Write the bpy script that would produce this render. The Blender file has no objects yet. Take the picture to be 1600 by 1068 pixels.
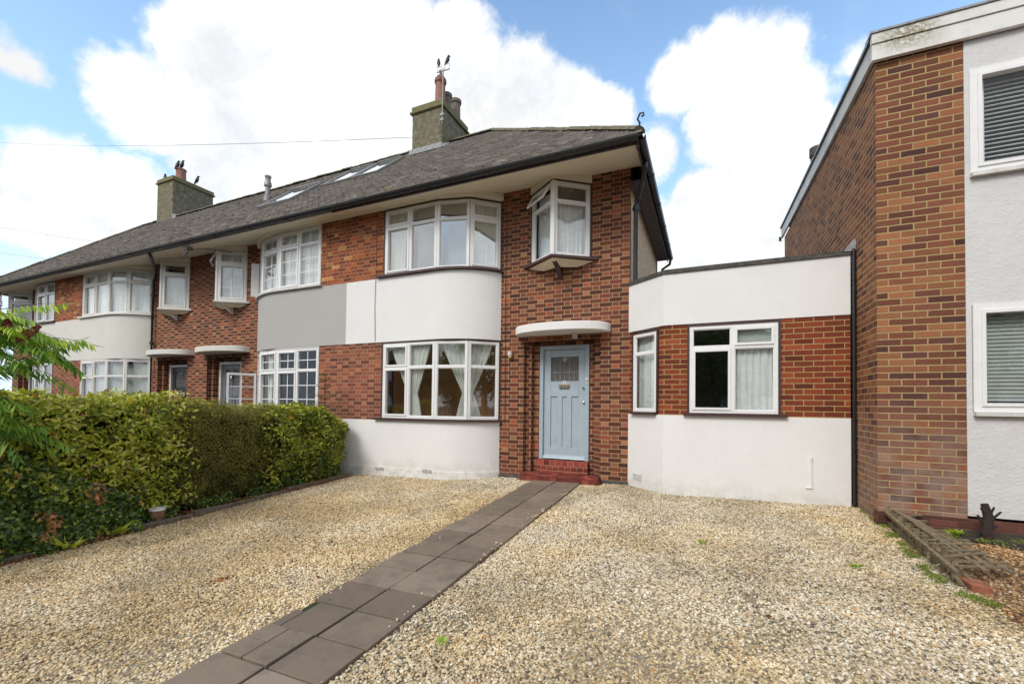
import bpy, math, random
import numpy as np
from mathutils import Vector, Matrix
rad=math.radians
random.seed(7); RNG=np.random.default_rng(11)
scn=bpy.context.scene
# ------------------------------------------------------------------ camera
YAW,PIT,ROL=.4194,.0218,.0127
r_=Vector((math.cos(YAW),math.sin(YAW),0)); f_=Vector((-math.sin(YAW),math.cos(YAW),0)); u_=Vector((0,0,1))
F2=f_*math.cos(PIT)+u_*math.sin(PIT); U2=u_*math.cos(PIT)-f_*math.sin(PIT)
R3=r_*math.cos(ROL)+U2*math.sin(ROL); U3=U2*math.cos(ROL)-r_*math.sin(ROL)
cd=bpy.data.cameras.new('camera'); cam=bpy.data.objects.new('camera',cd); scn.collection.objects.link(cam)
M=Matrix((( R3.x,U3.x,-F2.x,1.1829),(R3.y,U3.y,-F2.y,-7.3991),(R3.z,U3.z,-F2.z,1.2312),(0,0,0,1)))
cam.matrix_world=M
cd.sensor_fit='HORIZONTAL'; cd.sensor_width=36; cd.lens=15.387; cd.shift_y=.05255; cd.clip_start=.05; cd.clip_end=3000
scn.camera=cam
# ------------------------------------------------------------------ light
SUN_EL,SUN_AZ=rad(42),rad(-15)     # direction the light comes from: behind the viewer, veiled by cloud
sdir=Vector((math.sin(SUN_AZ)*math.cos(SUN_EL),-math.cos(SUN_AZ)*math.cos(SUN_EL),math.sin(SUN_EL)))
sl=bpy.data.lights.new('sun','SUN'); sl.energy=1.45; sl.angle=rad(22); sl.color=(1,.96,.9)
so=bpy.data.objects.new('sun',sl); scn.collection.objects.link(so); so.rotation_euler=sdir.to_track_quat('Z','Y').to_euler()
scn.view_settings.view_transform='Standard'; scn.view_settings.look='None'; scn.view_settings.gamma=1
scn.view_settings.use_curve_mapping=False; scn.view_settings.exposure=.62
scn.cycles.max_bounces=6; scn.cycles.transparent_max_bounces=12

class NT:
    """tiny node-tree writer"""
    def __init__(s,nt): s.t=nt; s.n=nt.nodes; s.l=nt.links
    def node(s,ty,**k):
        n=s.n.new(ty)
        for a,b in k.items(): setattr(n,a,b)
        return n
    def put(s,sock,v):
        if isinstance(v,bpy.types.NodeSocket): s.l.new(v,sock)
        elif v is not None: sock.default_value=v
    def m(s,op,a,b=None,c=None,clamp=False):
        n=s.node('ShaderNodeMath',operation=op,use_clamp=clamp); s.put(n.inputs[0],a); s.put(n.inputs[1],b); s.put(n.inputs[2],c); return n.outputs[0]
    def vm(s,op,a,b=None,out=0):
        n=s.node('ShaderNodeVectorMath',operation=op); s.put(n.inputs[0],a); s.put(n.inputs[1],b); return n.outputs[out]
    def noise(s,vec,scale,detail=4,rough=.55,out='Fac'):
        n=s.node('ShaderNodeTexNoise'); s.put(n.inputs['Vector'],vec); n.inputs['Scale'].default_value=scale
        n.inputs['Detail'].default_value=detail; n.inputs['Roughness'].default_value=rough; return n.outputs[out]
    def mr(s,v,a,b,c=0,d=1,smooth=False):
        n=s.node('ShaderNodeMapRange'); n.interpolation_type='SMOOTHSTEP' if smooth else 'LINEAR'
        s.put(n.inputs['Value'],v)
        for k,x in zip(('From Min','From Max','To Min','To Max'),(a,b,c,d)): s.put(n.inputs[k],x)
        return n.outputs['Result']
    def mix(s,f,a,b,bt='MIX'):
        n=s.node('ShaderNodeMix',data_type='RGBA',blend_type=bt); s.put(n.inputs['Factor'],f)
        s.put(n.inputs[6],a if isinstance(a,bpy.types.NodeSocket) else (*a,1)); s.put(n.inputs[7],b if isinstance(b,bpy.types.NodeSocket) else (*b,1)); return n.outputs[2]
    def ramp(s,f,cols,const=False):
        n=s.node('ShaderNodeValToRGB'); cr=n.color_ramp; cr.interpolation='CONSTANT' if const else 'LINEAR'
        while len(cr.elements)<len(cols): cr.elements.new(.5)
        for e,(p,c) in zip(cr.elements,cols): e.position=p; e.color=(*c,1)
        s.put(n.inputs[0],f); return n.outputs[0]
    def comb(s,x,y,z):
        n=s.node('ShaderNodeCombineXYZ'); s.put(n.inputs[0],x); s.put(n.inputs[1],y); s.put(n.inputs[2],z); return n.outputs[0]
    def sep(s,v):
        n=s.node('ShaderNodeSeparateXYZ'); s.put(n.inputs[0],v); return n.outputs
    def bump(s,h,strength=.5,dist=.01):
        n=s.node('ShaderNodeBump'); n.inputs['Strength'].default_value=strength; n.inputs['Distance'].default_value=dist; s.put(n.inputs['Height'],h); return n.outputs[0]

# ------------------------------------------------------------------ sky (world)
W=bpy.data.worlds.new('World'); scn.world=W; W.use_nodes=True
w=NT(W.node_tree); w.n.clear()
sky=w.node('ShaderNodeTexSky',sky_type='NISHITA'); sky.sun_disc=False; sky.sun_elevation=SUN_EL; sky.sun_rotation=math.atan2(sdir.x,sdir.y)
sky.air_density=1.0; sky.dust_density=1.2; sky.ozone_density=1.2
tc=w.node('ShaderNodeTexCoord').outputs['Generated']
BL=[(-.848,.257,.464,.024),(-.886,.312,.343,.062),(-.859,.378,.344,.06),(-.911,.302,.28,.066),(-.883,.373,.284,.07),(-.80,.379,.468,.07),(-.717,.424,.553,.08),
(-.639,.487,.596,.112),(-.549,.565,.616,.112),(-.5,.635,.588,.128),(-.639,.568,.519,.155),(-.733,.49,.472,.12),(-.80,.406,.45,.055),
(-.41,.672,.617,.095),(-.353,.745,.566,.11),(-.255,.797,.547,.09),(-.185,.819,.543,.06),(-.779,.489,.392,.075),(-.72,.57,.395,.068),(-.362,.797,.483,.11),(-.237,.827,.50,.085),
(-.048,.816,.575,.05),(.023,.806,.591,.058),(.082,.822,.563,.066),(.055,.855,.515,.09),(.122,.853,.507,.062),(.145,.881,.451,.075),(.079,.9,.429,.08),(-.006,.915,.40,.062),(.049,.926,.375,.095),(-.03,.943,.33,.095),(.104,.944,.312,.1),(.201,.816,.542,.022),(-.096,.87,.49,.045),(-.15,.93,.33,.11)]
n1=w.noise(tc,7,5,.6,'Color'); n2=w.noise(tc,26,4,.6,'Color')
dv=w.vm('ADD',tc,w.vm('SCALE',w.vm('SUBTRACT',n1,(.5,.5,.5)),None))
dv.node.inputs[1].links[0].from_node.inputs['Scale'].default_value=.075
d2=w.vm('SCALE',w.vm('SUBTRACT',n2,(.5,.5,.5)),None); d2.node.inputs['Scale'].default_value=.04
dv=w.vm('ADD',dv,d2)
n3=w.noise(tc,70,4,.65,'Color'); d3=w.vm('SCALE',w.vm('SUBTRACT',n3,(.5,.5,.5)),None); d3.node.inputs['Scale'].default_value=.014
dv=w.vm('ADD',dv,d3)
fld=None
for (x,y,z,r) in BL:
    dd=w.vm('DISTANCE',dv,(x,y,z),out=1); q=w.m('MULTIPLY_ADD',dd,-1/r,1.0)
    q=w.m('MULTIPLY',q,r*10)
    fld=q if fld is None else w.m('MAXIMUM',fld,q)
core=w.mr(fld,-.12,.16,0,1,True)
sx=w.sep(tc)
back=w.mr(w.noise(tc,2.2,6,.6),.34,.55,.35,1,True)
isback=w.mr(sx[1],.05,.2,1,0,True)
wisp=w.m('MULTIPLY',w.mr(w.noise(tc,5.5,7,.62),.54,.82,0,.45,True),w.mr(sx[2],.62,.3,.35,1))
low=w.mr(sx[2],.36,.14,0,.6,True)
mask=w.m('MAXIMUM',w.m('MAXIMUM',core,w.m('MULTIPLY',back,isback)),w.m('MAXIMUM',wisp,w.m('MULTIPLY',low,w.mr(w.noise(tc,3.3,5,.6),.35,.6,.45,1,True))))
shade=w.mr(w.noise(dv,6,7,.62),.36,.64,.73,.99)
ccol=w.mix(w.mr(w.noise(dv,5,4,.5),.35,.65,0,1),(.90,.94,.985),(1.0,1.0,1.0))
cl=w.vm('SCALE',ccol,None); w.put(cl.node.inputs['Scale'],shade)
bg1=w.node('ShaderNodeBackground'); w.put(bg1.inputs[0],w.mix(w.mr(sx[2],.75,.15,.10,.85),w.mix(1.0,sky.outputs[0],(.95,1.15,1.30),'MULTIPLY'),(3.5,5.4,7.4))); bg1.inputs[1].default_value=.13
bg2=w.node('ShaderNodeBackground'); w.put(bg2.inputs[0],cl); bg2.inputs[1].default_value=.84
mx=w.node('ShaderNodeMixShader'); w.put(mx.inputs[0],mask); w.l.new(bg1.outputs[0],mx.inputs[1]); w.l.new(bg2.outputs[0],mx.inputs[2])
wo=w.node('ShaderNodeOutputWorld'); w.l.new(mx.outputs[0],wo.inputs[0])

# ------------------------------------------------------------------ materials
MATS={}
def newmat(name):
    m=bpy.data.materials.new(name); m.use_nodes=True; t=NT(m.node_tree); t.bsdf=m.node_tree.nodes['Principled BSDF']; t.out=m.node_tree.nodes['Material Output']; MATS[name]=m; return m,t
def simple(name,col,rough=.6,var=.12,scale=12,bump=.15,bd=.003,metal=0,col2=None,spec=.5,bscale=None):
    m,t=newmat(name); p=t.node('ShaderNodeNewGeometry').outputs['Position']
    n=t.noise(p,scale,5)
    c2=col2 or tuple(c*(1-2.2*var) for c in col); 
    c=t.mix(t.mr(n,.3,.7),c2,col); t.put(t.bsdf.inputs['Base Color'],c)
    t.put(t.bsdf.inputs['Roughness'],t.mr(t.noise(p,scale*2.3,3),.3,.7,max(0,rough-.08),min(1,rough+.08)))
    t.bsdf.inputs['Metallic'].default_value=metal; t.bsdf.inputs['Specular IOR Level'].default_value=spec
    if bump: t.put(t.bsdf.inputs['Normal'],t.bump(t.noise(p,bscale or scale*8,4),bump,bd))
    return m
def brick(name,ph,st,hd,mortar,dark=None,rowh=.075,joint=.0055,seed=0.,bl=.225,stain=.35,lowgrey=False):
    m,t=newmat(name); uv=t.node('ShaderNodeUVMap',uv_map='UV').outputs[0]
    wob=t.vm('SCALE',t.vm('SUBTRACT',t.noise(uv,24,3,.6,'Color'),(.5,.5,.5)),None); wob.node.inputs['Scale'].default_value=.009
    s=t.sep(t.vm('ADD',uv,wob)); P=ph
    row=t.m('FLOOR',t.m('DIVIDE',s[1],rowh)); ly=t.m('SUBTRACT',s[1],t.m('MULTIPLY',row,rowh))
    off=t.m('FRACT',t.m('MULTIPLY',row,.5)); u2=t.m('ADD',t.m('DIVIDE',s[0],P),off); cell=t.m('FLOOR',u2); f=t.m('MULTIPLY',t.m('SUBTRACT',u2,cell),P)
    isH=t.m('GREATER_THAN',f,bl) if ph>bl+.001 else 0.0
    lx=t.m('SUBTRACT',f,t.m('MULTIPLY',isH,bl)); wd=t.m('MULTIPLY_ADD',isH,-(bl-(ph-bl)) if ph>bl+.001 else 0.,bl)
    dx=t.m('MINIMUM',lx,t.m('SUBTRACT',wd,lx)); dy=t.m('MINIMUM',ly,t.m('SUBTRACT',rowh,ly)); d=t.m('MINIMUM',dx,dy)
    bm=t.mr(d,joint-.0022,joint+.0018,0,1,True)
    wn=t.node('ShaderNodeTexWhiteNoise',noise_dimensions='3D'); t.put(wn.inputs['Vector'],t.comb(t.m('MULTIPLY_ADD',cell,2,isH),row,seed+.5))
    rv=wn.outputs['Value']; cs=t.ramp(rv,st,True)
    c=t.mix(isH,cs,t.ramp(rv,hd,True)) if ph>bl+.001 else cs
    wn2=t.sep(wn.outputs['Color'])
    pos=t.node('ShaderNodeNewGeometry').outputs['Position']
    hs=t.mix(1.0,c,t.ramp(wn2[1],[(0,(.72,.72,.72)),(1,(1.25,1.2,1.17))]),'MULTIPLY')
    hs=t.mix(t.mr(t.noise(pos,70,3),.35,.75,0,.45),hs,t.mix(1.0,hs,(.55,.5,.5),'MULTIPLY'))
    mo=t.mix(t.noise(pos,3,4),tuple(x*.8 for x in mortar),mortar)
    c=t.mix(bm,mo,hs)
    st_=t.mr(t.noise(pos,1.3,6,.65),.45,.75,0,stain)
    c=t.mix(st_,c,t.mix(1.0,c,(.62,.6,.6),'MULTIPLY'))
    if lowgrey:   # pale salt bloom along the lower courses
        z=t.sep(pos)[2]; k=t.m('MULTIPLY',t.mr(z,1.6,.3,0,.55,True),t.mr(t.noise(pos,5,4),.35,.6))
        c=t.mix(k,c,(.30,.235,.20))
    t.put(t.bsdf.inputs['Base Color'],c); t.bsdf.inputs['Roughness'].default_value=.85; t.bsdf.inputs['Specular IOR Level'].default_value=.25
    h=t.m('ADD',bm,t.m('MULTIPLY',t.noise(pos,160,3),.35)); t.put(t.bsdf.inputs['Normal'],t.bump(h,.8,.006)); return m
MORT=(.47,.33,.20)
st=[(0,(.12,.041,.026)),(.3,(.155,.05,.03)),(.55,(.20,.062,.034)),(.78,(.11,.041,.029)),(.93,(.29,.088,.042))]
hd=[(0,(.29,.108,.055)),(.25,(.24,.082,.043)),(.5,(.34,.145,.072)),(.7,(.20,.068,.037)),(.86,(.36,.085,.045)),(.94,(.38,.20,.10))]
brick('brick_main',.3375,st,hd,MORT)
st2=[(0,(.21,.06,.03)),(.25,(.30,.08,.035)),(.5,(.17,.05,.03)),(.7,(.38,.10,.035)),(.9,(.45,.22,.08))]
hd2=[(0,(.36,.11,.045)),(.3,(.27,.07,.035)),(.6,(.46,.12,.04)),(.8,(.20,.06,.035)),(.93,(.5,.28,.11))]
brick('brick_orange',.3375,st2,hd2,(.45,.29,.16),seed=3)
st3=[(0,(.28,.09,.05)),(.3,(.19,.062,.04)),(.6,(.33,.11,.055)),(.85,(.16,.055,.04))]
hd3=[(0,(.34,.13,.07)),(.4,(.28,.09,.05)),(.75,(.40,.15,.075))]
brick('brick_pink',.3375,st3,hd3,(.42,.28,.20),seed=8)
brick('brick_extension',.225,[(0,(.20,.045,.022)),(.35,(.24,.055,.026)),(.65,(.16,.04,.022)),(.85,(.28,.07,.03))],hd,(.52,.35,.14),seed=5,stain=.15)
brick('brick_flats',.225,[(0,(.27,.108,.054)),(.2,(.20,.073,.043)),(.38,(.31,.132,.062)),(.54,(.145,.056,.04)),(.64,(.22,.085,.048)),(.82,(.30,.13,.062)),(.92,(.115,.05,.04))],hd,(.47,.335,.16),seed=12,stain=.4,lowgrey=True,joint=.0068)
brick('brick_step',.1125*1.0001,[(0,(.27,.055,.038)),(.4,(.21,.045,.034)),(.7,(.32,.075,.05))],hd,(.48,.30,.20),rowh=.16,bl=.1125,seed=2,joint=.004)
brick('brick_bull',.1125*1.0001,[(0,(.22,.05,.036)),(.4,(.16,.038,.03)),(.7,(.26,.065,.045))],hd,(.17,.05,.04),rowh=.5,bl=.1125,seed=2,joint=.004)
brick('brick_plinth',.225,[(0,(.15,.06,.045)),(.5,(.11,.045,.035))],hd,(.14,.08,.06),rowh=.0733,seed=4,joint=.004)
brick('brick_tile',.225,[(0,(.27,.055,.038)),(.5,(.21,.045,.032))],hd,(.48,.32,.2),rowh=.0733,seed=4,joint=.004)
def render_mat(name,col,bs=90,bstr=.25,dirt=.25,crack=False):
    m,t=newmat(name); p=t.node('ShaderNodeNewGeometry').outputs['Position']
    n=t.noise(p,1.7,6,.6); c=t.mix(t.mr(n,.4,.75,0,dirt),col,tuple(x*.78 for x in col))
    sp=t.sep(p); streak=t.noise(t.comb(t.m('MULTIPLY',sp[0],9),t.m('MULTIPLY',sp[1],9),t.m('MULTIPLY',sp[2],.7)),1,4)
    c=t.mix(t.mr(streak,.58,.85,0,dirt*.35),c,(col[0]*.68,col[1]*.67,col[2]*.62))
    base=t.m('MULTIPLY',t.mr(sp[2],.28,-.12,0,1,True),t.mr(t.noise(p,7,5,.7),.35,.65,0,.55)); c=t.mix(base,c,(.42,.38,.29))   # rain splash on the foot of the wall
    fine=t.mr(t.noise(p,26,5,.7),.55,.8,0,.16); c=t.mix(fine,c,(col[0]*.6,col[1]*.58,col[2]*.54))
    t.put(t.bsdf.inputs['Base Color'],c); t.bsdf.inputs['Roughness'].default_value=.8; t.bsdf.inputs['Specular IOR Level'].default_value=.2
    h=t.m('ADD',t.noise(p,bs,5,.65),t.m('MULTIPLY',t.noise(p,9,4),1.2)); t.put(t.bsdf.inputs['Normal'],t.bump(h,bstr,.01)); return m
render_mat('render_white',(.79,.775,.76)); render_mat('render_grey',(.44,.425,.405)); render_mat('render_cream',(.68,.66,.60),dirt=.35)
render_mat('render_rough',(.66,.645,.635),bs=45,bstr=.7,dirt=.4)
render_mat('soffit_cream',(.82,.74,.58),dirt=.5,bstr=.1); render_mat('cornice_cream',(.80,.74,.61),dirt=.5,bstr=.1)
def pebble():
    m,t=newmat('pebbledash'); p=t.node('ShaderNodeNewGeometry').outputs['Position']
    v=t.node('ShaderNodeTexVoronoi'); v.inputs['Scale'].default_value=48; t.put(v.inputs['Vector'],p)
    s=t.sep(v.outputs['Color']); c=t.ramp(s[0],[(0,(.70,.50,.30)),(.3,(.86,.68,.44)),(.6,(.42,.29,.18)),(.8,(.90,.78,.56)),(.93,(.55,.28,.15))],True)
    c=t.mix(t.mr(v.outputs['Distance'],.6,.95),c,(.60,.48,.34)); t.put(t.bsdf.inputs['Base Color'],c); t.bsdf.inputs['Roughness'].default_value=.9
    t.put(t.bsdf.inputs['Normal'],t.bump(v.outputs['Distance'],.35,.006))
pebble()
def upvc(name,col,rough=.35):
    m,t=newmat(name); p=t.node('ShaderNodeNewGeometry').outputs['Position']
    c=t.mix(t.mr(t.noise(p,6,5,.65),.45,.8,0,.3),col,tuple(x*.72 for x in col)); t.put(t.bsdf.inputs['Base Color'],c)
    t.bsdf.inputs['Roughness'].default_value=rough; t.put(t.bsdf.inputs['Normal'],t.bump(t.noise(p,40,3),.05,.002))
upvc('upvc_white',(.80,.79,.78)); upvc('paint_white',(.74,.72,.67),.5)
simple('timber_brown',(.075,.035,.032),.5,.2,20); simple('black_plastic',(.018,.018,.02),.32,.1,8,.05,spec=.6)
simple('fascia_dark',(.12,.10,.095),.6,.2,10); simple('white_trim',(.70,.68,.64),.5,.12,9,.1)
simple('white_board',(.70,.685,.66),.55,.1,3,.12,col2=(.44,.42,.37))
simple('lead',(.36,.37,.38),.5,.25,14,.4,.01); simple('terracotta',(.36,.17,.13),.8,.2,16,.3); simple('terracotta_grey',(.22,.18,.145),.85,.2,16,.3)
simple('galv',(.33,.32,.30),.5,.2,20,.1,metal=.4); simple('brass',(.35,.27,.14),.35,.1,30,0,metal=.9); simple('chrome',(.6,.6,.6),.25,.05,10,0,metal=1)
simple('door_blue',(.385,.46,.52),.42,.05,5,.12,.002); simple('door_black',(.02,.022,.028),.4,.2,9,.05); simple('door_grey',(.16,.17,.185),.45,.1,9,.05)
simple('coping',(.11,.10,.085),.85,.3,14,.4,.006); simple('room_reflection_brown',(.62,.34,.15),.9,.3,3,0,col2=(.36,.19,.09)); simple('room_black',(.012,.012,.012),.9,.2,3,0); simple('room_dark',(.26,.25,.22),.9,.2,3,0)  # brown room colour stands in for the reflection on the lower bay glass
simple('room_grey',(.30,.30,.29),.9,.15,2,0); simple('white_dot',(.8,.8,.78),.4,.02,5,0); simple('red_quarry',(.28,.045,.032),.65,.2,18,.5,.008,col2=(.12,.03,.025))
simple('bird',(.012,.011,.013),.45,.1,30,0); simple('wood_old',(.27,.20,.12),.9,.35,25,.8,.006,col2=(.10,.085,.045)); simple('bark',(.07,.045,.035),.95,.3,30,1,.01)
simple('loose_brick',(.42,.15,.085),.9,.25,22,.6,.006); simple('soil',(.055,.04,.028),1,.3,6,1,.03,col2=(.025,.02,.015)); simple('moss',(.07,.10,.02),1,.3,14,1,.02,col2=(.035,.035,.012))
simple('kerb_conc',(.20,.17,.135),.95,.3,9,.6,.008,col2=(.09,.075,.05)); simple('asphalt',(.055,.055,.055),.95,.15,20,.5,.01); simple('paving',(.22,.21,.2),.9,.15,5,.3)
simple('pot_glaze',(.30,.17,.10),.5,.2,20,.2); simple('number_white',(.8,.8,.8),.4,.02,5,0); simple('twig',(.10,.075,.04),.95,.25,20,.5,.01)
simple('yellow_glow',(.75,.62,.12),.4,.1,20,0)
def stained_board():
    m,t=newmat('board_stained'); p=t.node('ShaderNodeNewGeometry').outputs['Position']
    c=t.mix(t.mr(t.noise(p,4,6,.7),.45,.75,0,.6),(.72,.70,.67),(.46,.44,.38)); d=t.vm('DISTANCE',t.vm('MULTIPLY',p,(1,1,1.6)),(3.20,-1.3,5.40*1.6),out=1)
    k=t.m('MULTIPLY',t.mr(d,.42,.05,0,1,True),t.mr(t.noise(p,30,6,.75),.38,.55)); c=t.mix(k,c,t.mix(t.noise(p,45,3),(.12,.12,.06),(.34,.31,.17)))
    t.put(t.bsdf.inputs['Base Color'],c); t.bsdf.inputs['Roughness'].default_value=.6
stained_board()
def cloth(name,col,tr=.5):
    m,t=newmat(name); t.n.remove(t.bsdf); p=t.node('ShaderNodeNewGeometry').outputs['Position']
    c=t.mix(t.mr(t.noise(p,9,4),.3,.7),tuple(x*.86 for x in col),col)
    d=t.node('ShaderNodeBsdfDiffuse'); q=t.node('ShaderNodeBsdfTranslucent'); t.put(d.inputs[0],c); t.put(q.inputs[0],c)
    x=t.node('ShaderNodeMixShader'); x.inputs[0].default_value=tr; t.l.new(d.outputs[0],x.inputs[1]); t.l.new(q.outputs[0],x.inputs[2]); t.l.new(x.outputs[0],t.out.inputs[0])
cloth('net',(.96,.97,.92),.2); cloth('net_white',(.96,.97,.96),.12); cloth('blind_cloth',(.62,.65,.60),.2); cloth('blind_white',(.93,.95,.95),.2)
def glass(name,base,tint=(.9,.93,.92),k=.9):
    m,t=newmat(name); t.n.remove(t.bsdf); lw=t.node('ShaderNodeLayerWeight'); lw.inputs[0].default_value=.5
    p=t.node('ShaderNodeNewGeometry').outputs['Position']
    g=t.node('ShaderNodeBsdfGlossy'); g.inputs['Roughness'].default_value=.02; g.inputs[0].default_value=(.95,.97,1,1)
    t.put(g.inputs['Normal'],t.bump(t.noise(p,2.2,2),.06,.02))
    tr=t.node('ShaderNodeBsdfTransparent'); tr.inputs[0].default_value=(*tint,1)
    f=t.m('ADD',t.m('MULTIPLY',t.m('POWER',lw.outputs['Facing'],3),k),base,clamp=True)
    x=t.node('ShaderNodeMixShader'); t.put(x.inputs[0],f); t.l.new(tr.outputs[0],x.inputs[1]); t.l.new(g.outputs[0],x.inputs[2]); t.l.new(x.outputs[0],t.out.inputs[0])
glass('glass',.15); glass('glass_strong',.34); glass('glass_clear',.05,k=.5)
def leaded():
    m,t=newmat('leaded_glass'); p=t.node('ShaderNodeNewGeometry').outputs['Position']
    c=t.ramp(t.noise(p,90,4,.7),[(.3,(.03,.028,.025)),(.5,(.09,.08,.07)),(.7,(.26,.24,.21))]); t.put(t.bsdf.inputs['Base Color'],c)
    t.bsdf.inputs['Roughness'].default_value=.2; t.put(t.bsdf.inputs['Normal'],t.bump(t.noise(p,80,3),.8,.01))
leaded()
def tinted(name,cols,rough=.85,bump=60,bs=.5,bd=.006,spot=None,trans=0,spec=.3):
    m,t=newmat(name); a=t.node('ShaderNodeAttribute',attribute_name='tint').outputs['Fac']; p=t.node('ShaderNodeNewGeometry').outputs['Position']
    c=t.ramp(a,cols)
    c=t.mix(t.mr(t.noise(p,18,3),.3,.7,0,.35),c,t.mix(1.0,c,(.65,.65,.65),'MULTIPLY'))
    if spot: c=t.mix(t.m('MULTIPLY',t.mr(t.noise(p,spot[1],6,.7),spot[2],spot[3]),spot[4]),c,spot[0])
    t.put(t.bsdf.inputs['Base Color'],c); t.bsdf.inputs['Roughness'].default_value=rough; t.bsdf.inputs['Specular IOR Level'].default_value=spec
    if bump: t.put(t.bsdf.inputs['Normal'],t.bump(t.noise(p,bump,4),bs,bd))
    if trans:
        q=t.node('ShaderNodeBsdfTranslucent'); t.put(q.inputs[0],t.mix(1.0,c,(1.2,1.3,.6),'MULTIPLY')); x=t.node('ShaderNodeMixShader'); x.inputs[0].default_value=trans
        t.l.new(t.bsdf.outputs[0],x.inputs[1]); t.l.new(q.outputs[0],x.inputs[2]); t.l.new(x.outputs[0],t.out.inputs[0])
    return m
tinted('roof_tile',[(0,(.095,.082,.076)),(.3,(.165,.142,.128)),(.65,(.235,.205,.185)),(1,(.42,.38,.34))],spot=((.24,.20,.09),3.5,.52,.75,.6))
simple('ridge_tile',(.18,.16,.10),.9,.3,12,.6,.01,col2=(.09,.08,.05))
tinted('leaf_euonymus',[(0,(.06,.10,.014)),(.25,(.24,.28,.022)),(.5,(.46,.50,.035)),(.72,(.70,.66,.10)),(.88,(.78,.76,.30)),(.95,(.36,.15,.05)),(1,(.48,.24,.10))],.45,0,trans=.25,spec=.5)
tinted('leaf_laurel',[(0,(.035,.075,.012)),(.38,(.18,.22,.018)),(.66,(.44,.48,.035)),(.92,(.60,.66,.09)),(1,(.55,.22,.07))],.35,0,trans=.2,spec=.5)
tinted('leaf_privet',[(0,(.07,.085,.018)),(.4,(.20,.20,.04)),(.7,(.33,.28,.06)),(.86,(.42,.27,.09)),(.93,(.46,.48,.08)),(1,(.62,.60,.12))],.6,0,trans=.2)
tinted('leaf_ivy',[(0,(.02,.05,.012)),(.4,(.06,.12,.02)),(.7,(.14,.22,.035)),(.92,(.36,.40,.06)),(1,(.58,.27,.11))],.35,0,trans=.15,spec=.5)
tinted('leaf_sumac',[(0,(.07,.17,.03)),(.4,(.18,.34,.045)),(.75,(.40,.55,.06)),(1,(.66,.72,.08))],.5,0,trans=.35)
tinted('leaf_dry',[(0,(.25,.09,.03)),(.5,(.36,.14,.06)),(1,(.45,.26,.12))],.8,0,trans=.2)
tinted('leaf_tree',[(0,(.03,.06,.015)),(.6,(.10,.16,.03)),(1,(.28,.30,.06))],.6,0,trans=.2)
tinted('sumac_flower',[(0,(.16,.02,.025)),(1,(.34,.05,.05))],.9,0)
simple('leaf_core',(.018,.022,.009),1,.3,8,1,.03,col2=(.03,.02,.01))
def chim():
    m,t=newmat('chimney_render'); p=t.node('ShaderNodeNewGeometry').outputs['Position']
    c=t.ramp(t.noise(p,8,7,.75),[(.3,(.06,.05,.036)),(.46,(.15,.13,.085)),(.6,(.23,.20,.135)),(.72,(.40,.34,.23))])
    sp=t.sep(p); sk=t.noise(t.comb(t.m('MULTIPLY',sp[0],6),t.m('MULTIPLY',sp[1],6),t.m('MULTIPLY',sp[2],.8)),1,5)
    c=t.mix(t.mr(sk,.5,.75,0,.6),c,(.11,.125,.035)); t.put(t.bsdf.inputs['Base Color'],c); t.bsdf.inputs['Roughness'].default_value=.95
    t.put(t.bsdf.inputs['Normal'],t.bump(t.noise(p,60,4,.7),.8,.012))
    m,t=newmat('chimney_cap'); p=t.node('ShaderNodeNewGeometry').outputs['Position']
    c=t.ramp(t.noise(p,14,6,.7),[(.3,(.09,.085,.03)),(.5,(.20,.17,.09)),(.65,(.17,.17,.045)),(.8,(.34,.27,.18))]); t.put(t.bsdf.inputs['Base Color'],c)
    t.bsdf.inputs['Roughness'].default_value=.95; t.put(t.bsdf.inputs['Normal'],t.bump(t.noise(p,50,4,.7),.8,.012))
chim()
def ground_mat(name,cols,dark,big):
    m,t=newmat(name); p=t.node('ShaderNodeNewGeometry').outputs['Position']
    v=t.node('ShaderNodeTexVoronoi'); v.inputs['Scale'].default_value=55; v.inputs['Randomness'].default_value=1; t.put(v.inputs['Vector'],p)
    s=t.sep(v.outputs['Color']); c=t.ramp(s[0],cols,True); c=t.mix(t.mr(v.outputs['Distance'],.45,.8),c,dark)
    c=t.mix(t.mr(t.noise(p,.9,6,.65),.45,.7,0,.5),c,big)
    t.put(t.bsdf.inputs['Base Color'],c); t.bsdf.inputs['Roughness'].default_value=.9; t.put(t.bsdf.inputs['Normal'],t.bump(t.m('MULTIPLY',v.outputs['Distance'],-1),.9,.01))
ground_mat('gravel_bed',[(0,(.38,.31,.20)),(.4,(.28,.22,.14)),(.7,(.46,.38,.25))],(.16,.13,.085),(.20,.16,.11))
ground_mat('brown_bed',[(0,(.20,.10,.04)),(.4,(.10,.05,.025)),(.7,(.34,.2,.09))],(.03,.02,.014),(.06,.045,.025))
def slab():
    m,t=newmat('slab'); p=t.node('ShaderNodeNewGeometry').outputs['Position']; a=t.node('ShaderNodeAttribute',attribute_name='tint').outputs['Fac']
    c=t.ramp(a,[(0,(.17,.125,.09)),(.5,(.225,.168,.122)),(1,(.28,.215,.165))]); c=t.mix(t.mr(t.noise(p,4,6,.7),.44,.66,0,.65),c,(.11,.09,.07))
    c=t.mix(t.mr(t.noise(p,150,2),.62,.8,0,.6),c,(.24,.2,.17)); t.put(t.bsdf.inputs['Base Color'],c); t.bsdf.inputs['Roughness'].default_value=.75
    t.put(t.bsdf.inputs['Normal'],t.bump(t.noise(p,130,4,.7),.5,.005))
slab()

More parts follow.
